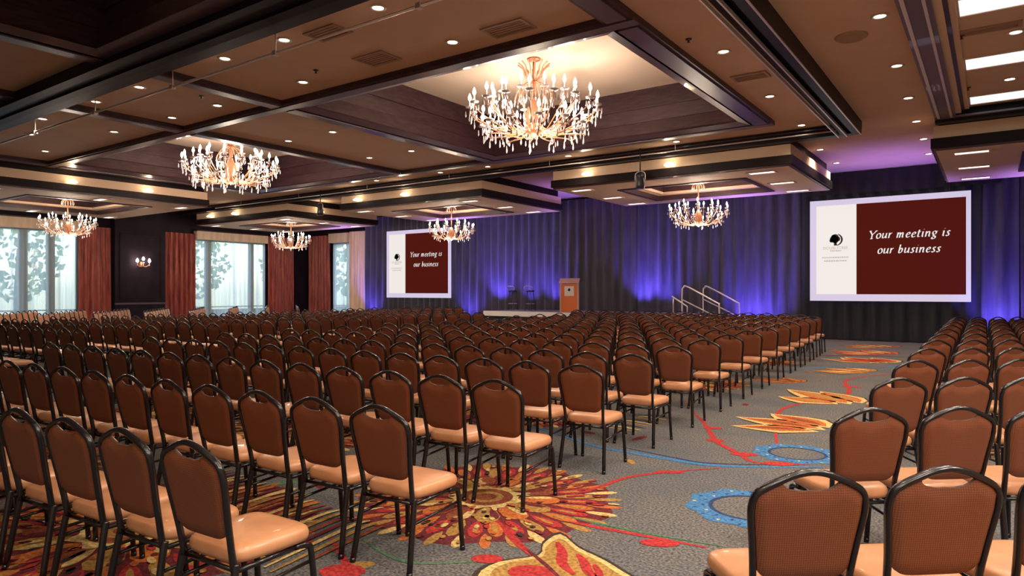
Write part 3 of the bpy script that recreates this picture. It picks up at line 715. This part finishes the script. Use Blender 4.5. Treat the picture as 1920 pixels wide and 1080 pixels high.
def project(x, y, z):
    xc = .816 * x + .578 * y; zc = -.578 * x + .816 * y
    return (960 + 1274 * xc / zc, 545 - 1274 * (z - 1.65) / zc, zc) if zc > .3 else None
places = []
ROWY = [1.95, 3.1, 4.42, 5.72, 6.92, 8.2, 9.47, 10.75, 12.0, 13.3, 14.55, 15.8, 17.1, 18.35, 19.5, 20.6, 21.65]
AISX = [-2.96, -2.97, -3.09, -3.1, -3.13, -3.2, -3.27, -3.34, -3.4, -3.47, -3.54, -3.62, -3.7, -3.8, -3.9, -4.45, -5.1]
th = radians(3)
rj = random.Random(12)
for k, (ax, ay) in enumerate(zip(AISX, ROWY)):
    for j in range(14):
        t = radians(4 if k == 0 else 3)
        places.append((ax - j * .537 * cos(t), ay - j * .537 * sin(t), t, 'M', k, j))
tr = radians(40)
for k in range(12):
    for j in range(6):
        places.append((-.58 + .0 - .015 * k + j * .54 * cos(tr) - .27 * sin(tr), 2.76 + 1.64 * k + j * .54 * sin(tr) + .27 * cos(tr), tr, 'R', k, j))
t2 = radians(2)
for k in range(16):
    for j in range(14):
        x = -13.2 - j * .545; y = 4.4 + 1.27 * k - j * .02
        if y > 17.3 and x > -17.6: continue
        if y > 22: continue
        if k < 14 or x < -17.6: places.append((x, y, t2, 'B', k, j))
t3 = -radians(36)
for k in range(9):
    for j in range(10):
        x = -23.3 - j * .54 * cos(t3); y = 5.6 + 1.56 * k - j * .54 * sin(t3)
        if x < -31.6: continue
        places.append((x, y, t3, 'F', k, j))
vis = []
for P in places:
    x, y = P[0], P[1]; ok = False; q = None
    for dx in (-.25, 0, .25):
        for dy in (-.25, .25):
            for z in (.02, .5, .97):
                q = project(x + dx, y + dy, z)
                if q and -10 < q[0] < 1930 and q[1] < 1090: ok = True
    if ok: vis.append((project(x, y, .9)[2], P))
    elif P[3] in 'R' and P[4] > 0 and P[5] < 5: pass
vis.sort(key=lambda a: a[0])
GR = dict(M='banquet chairs in the large centre block', R='banquet chairs in the right block', B='banquet chairs in the block left of the side aisle', F='banquet chairs in the far left block')
def lab(P):
    k, j = P[4], P[5]
    if P[3] == 'M': return 'brown banquet chair, %s seat from the central aisle, %s row, large centre block' % (ORD1[j], ORD[k])
    if P[3] == 'R': return 'brown banquet chair, %s seat right of the aisle, %s row, right block' % (ORD1[j], ORD[k])
    if P[3] == 'B': return 'brown banquet chair, %s seat left of the side aisle, %s row, second block' % (ORD1[j], ORD[k])
    return 'brown banquet chair facing right, %s seat, %s row, block by the windows' % (ORD1[j], ORD[k])
for d, P in vis[:300]:
    chair(P[0], P[1], P[2] + rj.uniform(-.025, .025), lab(P), GR[P[3]], d > 16)
rest = vis[300:]
if rest:
    vs = []; fs = []; mi = []; order = ['front', 'back', 'piping', 'seat', 'frame']
    for d, P in rest:
        R = Matrix.Rotation(P[2], 4, 'Z'); R.translation = (P[0], P[1], 0)
        for key in ('seat', 'backrest', 'back_frame', 'rearl', 'rearr', 'frontl', 'frontr'):
            me = CM[key]; o = len(vs); vs += [tuple(R @ v.co) for v in me.vertices]
            names = [m.name for m in me.materials]
            ix = [[k for k in order if M[k].name == nm][0] for nm in names]
            for f in me.polygons: fs.append([o + q for q in f.vertices]); mi.append(order.index(ix[f.material_index]))
    me = bpy.data.meshes.new('banquet_chairs'); me.from_pydata(vs, [], fs)
    for k in order: me.materials.append(M[k])
    me.polygons.foreach_set('material_index', mi); me.polygons.foreach_set('use_smooth', [True] * len(fs)); me.update()
    o = link('banquet_chairs', me); tag(o, 'mass of brown banquet chairs farthest back before the windows and stage', 'chairs', kind='stuff')

# ------------------------------------------------------------------ chandeliers
def chandelier(x, y, ztop, zring, zbot, R, n, label, cup, grp):
    r = empty('chandelier', (x, y, ztop)); Z = zring - ztop; ZB = zbot - ztop; k_ = R / 1.45
    rr = random.Random(int(x * 10 + y))
    m = MB(); m.lathe([(0, 0), (.16 * k_, 0), (.15 * k_, -.03), (.04 * k_, -.07), (0, -.08)], (0, 0, 0), 'copper'); m.build('canopy', r)
    m = MB(); m.tube([(0, 0, -.02), (0, 0, ZB + .1)], .03 * k_, 'copper')
    hz = ZB + .35 * k_; m.lathe([(0, hz + .55 * k_), (.07 * k_, hz + .5 * k_), (.16 * k_, hz + .3 * k_), (.2 * k_, hz + .1 * k_), (.12 * k_, hz - .1 * k_), (.2 * k_, hz - .2 * k_), (.06 * k_, hz - .3 * k_), (0, ZB)], (0, 0, 0), 'copper'); m.build('stem', r)
    # crown of curled strands
    m = MB(); zc = -.06 if ztop - zring > 1.2 * 0 else 0
    for k in range(14):
        a = 2 * pi * k / 14; c, s = cos(a), sin(a)
        m.tube(smooth_path([(.04 * c, .04 * s, -.42 * cup), (.16 * cup * c, .16 * cup * s, -.32 * cup), (.2 * cup * c, .2 * cup * s, -.18 * cup), (.3 * cup * c, .3 * cup * s, -.1 * cup)], 4), .013 * k_ + .003, 'amber', 5)
        m.tube(smooth_path([(.05 * c, .05 * s, -.42 * cup), (.2 * cup * c, .2 * cup * s, -.5 * cup), (.33 * cup * c, .33 * cup * s, -.68 * cup), (.36 * cup * c, .36 * cup * s, -.78 * cup)], 4), .012 * k_ + .003, 'amber', 5)
        m.lathe([(0, .03), (.022 * k_, 0), (0, -.07)], (.36 * cup * c, .36 * cup * s, -.82 * cup), 'crystal', 6)
    m.build('crown', r)
    bulbs = []
    for tier, (rad, zz, num, off) in enumerate(((R, Z, n, 0), (R * .66, Z + .22 * k_, n * 2 // 3, .3), (R * .8, Z - .42 * k_, n * 2 // 3, .15))):
        for k in range(num):
            a = off + 2 * pi * k / num; c, s = cos(a), sin(a); zz_ = zz + rr.uniform(-.02, .02)
            arm = MB(); start = ZB + .3 * k_
            P = [(.12 * k_ * c, .12 * k_ * s, start), (rad * .35 * c, rad * .35 * s, start - .2 * k_), (rad * .75 * c, rad * .75 * s, (start + zz_) / 2 - .16 * k_), (rad * .98 * c, rad * .98 * s, zz_ - .12 * k_), (rad * c, rad * s, zz_)]
            arm.tube(smooth_path(P, 5), .014 * k_, 'amber', 5, rx=.017 * k_)
            # bobeche and candle
            arm.lathe([(0, -.01), (.09 * k_, .0), (.1 * k_, .03 * k_), (.03 * k_, .02 * k_), (.022 * k_, .14 * k_), (0, .14 * k_)], (rad * c, rad * s, zz_), 'crystal', 10)
            o = arm.build('arm', r)
            b = MB(); b.lathe([(0, .14 * k_), (.034 * k_, .19 * k_), (.04 * k_, .235 * k_), (.02 * k_, .3 * k_), (0, .34 * k_)], (rad * c, rad * s, zz_), 'bulb', 8); b.build('bulb', o)
            dr = MB()
            for q in range(4):
                aa = q * pi / 2 + a; px, py = rad * c + .095 * k_ * cos(aa), rad * s + .095 * k_ * sin(aa)
                dr.lathe([(0, .02 * k_), (.010 * k_, -.01 * k_), (.022 * k_, -.09 * k_), (0, -.13 * k_)], (px, py, zz_ - .04 * k_ - rr.uniform(0, .05)), 'crystal', 6)
            for q in (2, 3):
                px, py, pz = P[q]; dr.lathe([(0, .02 * k_), (.012 * k_, -.03 * k_), (.026 * k_, -.13 * k_), (0, -.18 * k_)], (px, py, pz - .08 * k_), 'crystal', 6)
            dr.build('crystal_drop', o)
    tag(r, label, 'chandelier', grp)
    return r
def point(name, loc, e, col, rad=.25):
    l = bpy.data.lights.new(name, 'POINT'); l.energy = e; l.color = col; l.shadow_soft_size = rad
    o = bpy.data.objects.new(name, l); COL.objects.link(o); o.location = loc; return o
def spot(name, loc, e, col, ang=130, blend=.8, rad=.08, rot=(0, 0, 0)):
    l = bpy.data.lights.new(name, 'SPOT'); l.energy = e; l.color = col; l.shadow_soft_size = rad; l.spot_size = radians(ang); l.spot_blend = blend
    o = bpy.data.objects.new(name, l); COL.objects.link(o); o.location = loc; o.rotation_euler = rot; return o
WARM = (1, .79, .58)
KB, KS = 1.0, 1.0
CH = [(-8.33, 12.6, 6.8, 5.68, 5.04, 1.42, 18, 'largest looking crystal chandelier in the nearer cream ceiling coffer', 1.2, 1),
      (-20.0, 12.6, 6.8, 5.68, 5.04, 1.42, 18, 'crystal chandelier in the farther cream ceiling coffer at left', 1.2, 1),
      (-7.45, 20.5, 5.26, 4.12, 3.62, .88, 12, 'small crystal chandelier under the right soffit above the stage steps', .55, 0),
      (-17.45, 20.5, 5.26, 4.12, 3.62, .88, 12, 'small crystal chandelier hanging before the farther projection screen', .55, 0),
      (-27.4, 20.4, 5.26, 4.12, 3.62, .88, 12, 'small crystal chandelier hanging near the far corner window', .55, 0),
      (-27.4, 10.8, 5.26, 4.12, 3.62, .88, 12, 'small crystal chandelier hanging before the large left window', .55, 0)]
for c in CH:
    chandelier(*c[:8], c[8], 'crystal chandeliers')
    if c[9]:
        for k in range(3):
            a = k * 2 * pi / 3 + .4; point('chandelier_light', (c[0] + .9 * cos(a), c[1] + .9 * sin(a), 5.55), 105, (1, .78, .66), .15)
        point('chandelier_light', (c[0], c[1], 4.7), 150, (1, .8, .6), .3)
    else:
        point('chandelier_light', (c[0], c[1], 4.45), 130, (1, .8, .62), .25); point('chandelier_light', (c[0], c[1], 3.5), 130, (1, .8, .62), .25)

# ------------------------------------------------------------------ ceiling fittings
def downlight(x, y, z, label, cat='ceiling light', e=108, grp='recessed downlights'):
    r = empty('downlight', (x, y, z))
    m = MB(); m.lathe([(.075, .0), (.115, -.004), (.12, -.012), (.085, -.016), (.075, -.003)], (0, 0, 0), 'ring', 20); m.build('trim_ring', r)
    m = MB(); m.disc((0, 0, -.006), .084, 'glow'); m.build('lens', r)
    tag(r, label, cat, grp)
    spot('downlight_lamp', (x, y, z - .03), e * (1.7 if x > -4.2 else .92), WARM, 140, .9, .07)
def rowlights(L, z, where):
    L = sorted(L, key=lambda p: p[0] ** 2 + p[1] ** 2)
    for i, (x, y) in enumerate(L): downlight(x, y, z, 'round downlight, %s from the camera in the %s' % (ORD[i], where))
A = 5.598
rowlights([(-7.0, 6.65), (-9.1, 6.65), (-7.0, 8.25), (-10.65, 6.6), (-10.65, 8.2)], A, 'tan panel before the nearer coffer')
rowlights([(-13.5, 6.57), (-13.48, 8.18), (-15.28, 6.55), (-15.27, 8.16)], A, 'small tan panel between the coffers, front row')
rowlights([(-17.8, 6.5), (-17.8, 8.05), (-19.82, 6.95), (-21.87, 8.05), (-22, 6.5)], A, 'tan panel before the farther coffer')
rowlights([(-13.39, 11.2), (-15.15, 11.2), (-13.4, 14.0), (-15.1, 14.0)], A, 'tan panel between the two chandelier coffers')
rowlights([(-3.63, 11.16), (-3.7, 14.27), (-3.73, 17.2), (-3.95, 20.48), (-3.95, 22.9)], A, 'tan strip right of the nearer coffer')
rowlights([(-1.33, 11.02), (-1.38, 13.62), (-1.42, 16.03), (-1.46, 18.35), (-1.48, 20.59), (-1.52, 22.92)], A, 'tan strip above the central aisle')
rowlights([(-6.84, 17.18), (-10.15, 17.18), (-13.11, 17.18), (-15.06, 17.12), (-18.02, 17.05)], A, 'narrow tan strip behind the coffers')
rowlights([(-24.57, 10.6), (-24.55, 13.76), (-24.5, 16)], A, 'dark strip beside the left soffit')
rowlights([(.28, 12.9), (.25, 15.7), (.3, 10.1)], A, 'tan panel at the far right')
# the same ceiling lights carry on over and behind the camera
for x, y in ((-3.6, 8), (-1.35, 8.4), (-3.6, 5), (-1.3, 5.6), (-1.35, 2.9), (-3.5, 1.5), (-1.3, 0), (-13.4, 1), (-15.1, 4.2), (-3.5, -2), (-1.3, -3), (-10, -4), (-18, -4), (-27, -3), (-27, 2), (-24.6, 4), (.3, 7.3), (2.5, 9), (2.5, 4), (4.5, 6.5), (4.5, 13), (4.5, 0), (2, -3)):
    spot('downlight_lamp', (x, y, 5.55), 230 if x > -2 else 60, WARM, 140, .9, .1)

def troffer(x, y, z, label, w=.55, d=.45, m='glow2', e=0, grp='rectangular light panels'):
    r = empty('light_panel', (x, y, z)); f = MB(); f.ringbox(-w - .05, w + .05, -d - .05, d + .05, .05, -.02, 0, 'tanlite'); f.build('frame', r)
    g = MB(); g.box(-w, w, -d, d, -.008, -.002, m); g.build('diffuser', r); tag(r, label, 'light panel', grp)
    if e: 
        l = bpy.data.lights.new('panel_fill_lamp', 'AREA'); l.shape = 'RECTANGLE'; l.size = w * 2; l.size_y = d * 2; l.energy = e; l.color = (.9, .93, 1)
        o = bpy.data.objects.new('panel_fill_lamp', l); COL.objects.link(o); o.location = (x, y, z - .03)
for i, y in enumerate((11.35, 14.25, 17.0)):
    troffer(.07, y, A, '%s rectangular white light panel in the ceiling at far right' % ORD[i], .46, .34)
for x, y in ((.4, 8.5), (.4, 5.6), (.4, 2.7), (.4, -.2), (3.4, -3.1), (3.4, -.2), (3.4, 2.7), (3.4, 5.6)):  # unseen lamps; the right-hand row is added to brighten the chair backs
    l = bpy.data.lights.new('panel_fill_lamp', 'AREA'); l.shape = 'RECTANGLE'; l.size = 1; l.size_y = .8; l.energy = 230 if x > 1 else 80; l.color = (1, .88, .76)
    o = bpy.data.objects.new('panel_fill_lamp', l); COL.objects.link(o); o.location = (x, y, 5.5)
TN = ['right soffit above the stage steps', 'middle soffit before the farther screen', 'far corner soffit', 'soffit before the large left window', 'soffit at the far right edge']
for t, nm in zip(TRAYS, TN):
    x0, x1, y0, y1, (i0, i1, j0, j1) = t; sx = ((x0 + i0) / 2 - .1, (i1 + x1) / 2 - .15)
    for s, (x, sn) in enumerate(zip(sx, ('left', 'right'))):
        for q, y in enumerate((y0 + .6, (y0 + y1) / 2 + .1, y1 - .6)):
            troffer(x, y, 4.779, 'small light panel, %s on the %s rim of the %s' % (ORD[q], sn, nm), .32, .13, 'glow3', 0, 'light panels under the soffits')
M['fglow'] = mat('fascia_scallop_glow', (1, .9, .6), .5, emit=(1, .85, .55), estr=7)
for i, (x, y, ax, lb) in enumerate([(-9.9, 17.9, 'y', 'left light scallop built as a glowing dome on the fascia of the right soffit'), (-7.3, 17.9, 'y', 'right light scallop built as a glowing dome on the fascia of the right soffit'),
                                    (-19.9, 17.9, 'y', 'left light scallop built as a glowing dome on the fascia of the middle soffit'), (-17.4, 17.9, 'y', 'right light scallop built as a glowing dome on the fascia of the middle soffit'),
                                    (-30.0, 17.9, 'y', 'leftmost light scallop built as a glowing dome on the fascia of the far corner soffit'), (-28.0, 17.9, 'y', 'middle light scallop built as a glowing dome on the fascia of the far corner soffit'),
                                    (-24.3, 19.6, 'x', 'light scallop built as a glowing dome on the right face of the far corner soffit'),
                                    (-24.1, 9.6, 'x', 'nearer light scallop built as a glowing dome on the fascia of the left window soffit'), (-24.1, 12.0, 'x', 'farther light scallop built as a glowing dome on the fascia of the left window soffit')]):
    m = MB(); m.lathe([(0, .07), (.07, .06), (.15, .0), (.16, -.03), (0, -.03)], (0, 0, 0), 'fglow', 14)  # glowing dome gives shape to a scallop of light on the fascia
    yo = -.06 if ax == 'y' else 0; xo = .06 if ax == 'x' else 0
    o = m.build('fascia_scallop', loc=(x + xo, y + yo, 5.14)); tag(o, lb, 'light scallop', 'light scallops along the soffit fascias')
    spot('fascia_scallop_light', (x + xo * 3, y + yo * 3, 5.2), 12, WARM, 150, .9, .05, (pi, 0, 0))
    point('fascia_scallop_light', (x + xo * 4.5, y + yo * 4.5, 5.15), 5, WARM, .05)

# partition tracks
t = empty('partition_track', (-2.8, 6, 5.36))
m = MB()
m.box(-.22, .3, -11.9, 11.65, .06, .24, 'black'); m.box(.12, .3, -11.9, 11.6, -.06, .06, 'black'); m.box(-.16, -.02, -11.9, 11.6, -.02, .06, 'black'); m.build('channel', t)
for x in (-.2, -.02, .27):
    m = MB(); m.box(x, x + .025, -11.9, 11.62, -.09 if x < .2 else -.08, -.03, 'steel'); m.build('rail', t)
tag(t, 'black sliding partition track with steel rails running along the aisle ceiling', 'partition track')
t = empty('ceiling_pipe', (-18, 6.42, 5.3))
m = MB(); m.tube([(-14, 0, 0), (15.5, 0, 0)], .022, 'steel'); m.build('pipe', t)
for x in range(-12, 16, 3):
    m = MB(); m.tube([(x, 0, 0), (x, 0, .3)], .012, 'steel'); m.box(x - .04, x + .04, -.04, .04, -.04, .03, 'steel'); m.build('hanger', t)
tag(t, 'thin steel pipe hung on brackets under the black ceiling beam', 'pipe')
t = empty('ceiling_pipe', (-15, 17.5, 5.42)); m = MB(); m.tube([(-14, 0, 0), (12, 0, 0)], .018, 'steel'); m.build('pipe', t)
for x in range(-12, 12, 4):
    m = MB(); m.tube([(x, 0, 0), (x, 0, .2)], .01, 'steel'); m.build('hanger', t)
tag(t, 'thin steel pipe along the black band before the soffits', 'pipe')
# hanging stage light
def stage_light(x, y, z0, label):
    t = empty('stage_light', (x, y, 5.3)); m = MB(); m.tube([(0, 0, .295), (0, 0, z0 - 5.3 + .45)], .018, 'dark'); m.build('pole', t)
    m = MB(); m.lathe([(0, .45), (.09, .43), (.12, .3), (.1, .28), (.13, .1), (.12, 0), (.1, 0), (0, .02)], (0, 0, z0 - 5.3), 'dark', 14); m.build('housing', t)
    m = MB(); m.disc((0, 0, z0 - 5.3 + .0), .095, 'crystal'); m.build('lens', t)
    m = MB(); m.tube(smooth_path([(-.15, 0, z0 - 5.3 + .22), (-.14, 0, z0 - 5.3 + .42), (0, 0, z0 - 5.3 + .48), (.14, 0, z0 - 5.3 + .42), (.15, 0, z0 - 5.3 + .22)], 3), .012, 'steel'); m.build('yoke', t)
    tag(t, label, 'stage light')
stage_light(-8.0, 17.45, 4.48, 'black stage light hanging on a pole before the right soffit')
stage_light(-21.6, 17.45, 4.62, 'black stage light hanging before the middle soffit, far left one')
# vents, speaker, sprinklers
def vent(x, y, w, d, label, z=A):
    m = MB(); m.ringbox(-w, w, -d, d, .05, -.02, 0, 'vent')
    k = -d + .08
    while k < d - .05: m.box(-w + .05, w - .05, k, k + .02, -.014, 0, 'vent'); k += .07
    tag(m.build('ceiling_vent', loc=(x, y, z)), label, 'vent', 'ceiling vents')
vent(-5.95, 8.3, .38, .22, 'pale square ceiling vent nearest the beam before the large coffer')
vent(-8.55, 8.1, .35, .25, 'tan ceiling vent between two downlights in the front tan panel')
vent(-8.3, 6.85, .35, .2, 'faint ceiling vent beside the steel pipe')
vent(-3.65, 12.75, .32, .2, 'ceiling vent in the tan strip right of the large coffer')
vent(-.15, 12.5, .5, .14, 'slim ceiling vent beside the far right light panels')
m = MB(); m.lathe([(0, -.05), (.12, -.055), (.16, -.02), (.19, -.045), (.23, -.02), (.24, 0)], (0, 0, 0), 'vent', 22); tag(m.build('ceiling_speaker', loc=(-1.8, 11.65, A)), 'round tan ceiling speaker between the tracks above the aisle', 'speaker')
for x, y, lb in ((-13.1, 7.6, 'small dark sprinkler head in the small front tan panel'), (-9.9, 7.9, 'small dark sprinkler head beside the left front downlight'), (-3.9, 10.3, 'small dark sprinkler head in the tan strip right of the large coffer'),
                 (-.62, 10.9, 'small red sprinkler head left of the nearest light panel'), (-.4, 12.6, 'small red sprinkler head left of the slim vent'), (-.4, 15.9, 'small red sprinkler head left of the third light panel')):
    m = MB(); m.lathe([(0, 0), (.05, 0), (.05, -.01), (.015, -.02), (.015, -.05), (.03, -.055), (0, -.06)], (0, 0, 0), 'y_rust' if 'red' in lb else 'dark', 10); tag(m.build('sprinkler_head', loc=(x, y, A)), lb, 'sprinkler', 'sprinkler heads')

# sconce
s = empty('wall_sconce', (XL + .43, 15.62, 2.85)); m = MB(); m.lathe([(0, -.14), (.06, -.12), (.08, 0), (.05, .12), (0, .14)], (.02, 0, 0), 'copper', 12); m.build('backplate', s)
for q in (-1, 0, 1):
    m = MB(); m.tube(smooth_path([(.03, 0, -.05), (.16, q * .14, -.1), (.24, q * .26, 0), (.24, q * .27, .06)], 4), .012, 'copper', 6); m.lathe([(0, 0), (.05, .01), (.055, .03), (0, .03)], (.24, q * .27, .06), 'crystal', 8); o = m.build('arm', s)
    b = MB(); b.lathe([(0, .03), (.05, .06), (.065, .11), (.03, .19), (0, .22)], (.24, q * .27, .06 + (.08 if q == 0 else 0)), 'bulb', 8); b.build('bulb', o)
    d = MB(); d.lathe([(0, 0), (.02, -.06), (0, -.1)], (.24, q * .27, .03), 'crystal', 6); d.build('crystal_drop', o)
tag(s, 'three candle crystal wall sconce glowing on the dark pilaster', 'wall light')
point('sconce_light', (XL + .85, 15.62, 3.0), 30, (1, .75, .6), .1)

# ------------------------------------------------------------------ outside the windows
g = MB(); g.box(-60, XL - .3, -10, 50, -.3, -.1, 'ground'); g.box(-60, -20, YB + .3, 50, -.3, -.1, 'ground'); structure('ground', g)
rt = random.Random(5)
def tree(x, y, h, r, label):
    t = empty('tree', (x, y, -.1)); m = MB(); m.tube([(0, 0, 0), (.08, 0, h * .3), (0, .1, h * .6)], .14, 'bark', 7, taper=[1, .8, .5]); m.build('trunk', t)
    m = MB()
    for k in range(420):
        a = rt.uniform(0, 2 * pi); e = rt.uniform(-.95, 1); q = rt.uniform(.55, 1) * r; c = math.sqrt(1 - e * e)
        px, py, pz = q * c * cos(a), q * c * sin(a), h * .58 + e * h * .4
        s = rt.uniform(.12, .3); u = Vector((rt.uniform(-1, 1), rt.uniform(-1, 1), rt.uniform(-1, 1))).normalized(); v = u.orthogonal().normalized()
        P = Vector((px, py, pz)); m.add([P - u * s, P + v * s * .6, P + u * s, P - v * s * .6], [(0, 1, 2, 3)], 'leaf')
    m.build('foliage', t); tag(t, label, 'tree', 'trees outside the windows')
tree(-38.5, 8.2, 6.2, 2.0, 'green leafy tree seen through the left part of the large left window')
tree(-40.5, 13.6, 6.5, 2.2, 'green leafy tree seen through the middle of the large left window')
tree(-38.5, 17.8, 6.0, 1.8, 'green leafy tree seen at the right edge of the large left window')
tree(-41, 23.2, 6.4, 2.2, 'green leafy tree seen through the left part of the second window')
tree(-38.5, 28.5, 6.0, 2.0, 'green leafy tree seen through the right part of the second window')
tree(-37, 33, 6.5, 2.0, 'green tree seen through the narrow corner window')

# ------------------------------------------------------------------ blue uplights on the drapes
BLU = (.16, .1, 1)
def up(x, e, y=24.3, z=.15, tilt=-.32, ang=96, col=BLU, yaw=0):
    spot('drape_uplight', (x, y, z), e * 1.7, col, ang, .9, .08, (pi + tilt, 0, yaw))
for x, e, z in ((-26.6, 260, .15), (-20.0, 260, .15), (-18.3, 380, .9), (-16.6, 200, .9), (-15.4, 260, .9), (-11.2, 420, .9), (-10.3, 220, .9), (-7.2, 420, .15), (-6.5, 260, .15), (.1, 460, .15), (3.2, 300, .15)):
    up(x, e, z=z)
for x in (-26.5, -19, -13, -7, -2.5, 1.5, 4): # wide purple lamps added in mid-air for the uplights' spill on the ceiling
    spot('added_ceiling_wash', (x, 23.2, 2.6), 560, (.36, .2, 1), 95, .9, .5, (pi + .1, 0, 0))

# ------------------------------------------------------------------ world and view
wd = bpy.data.worlds.new('world'); SC.world = wd; wd.use_nodes = True
nt = wd.node_tree; bg = nt.nodes['Background']
sky = nt.nodes.new('ShaderNodeTexSky'); sky.sky_type = 'NISHITA'; sky.sun_elevation = radians(42); sky.sun_rotation = radians(100); sky.sun_disc = False
nt.links.new(sky.outputs[0], bg.inputs[0]); bg.inputs[1].default_value = .68
vs_ = SC.view_settings; vs_.view_transform = 'Standard'; vs_.look = 'None'; vs_.exposure = 0; vs_.gamma = 1
try: vs_.use_curve_mapping = False
except Exception: pass
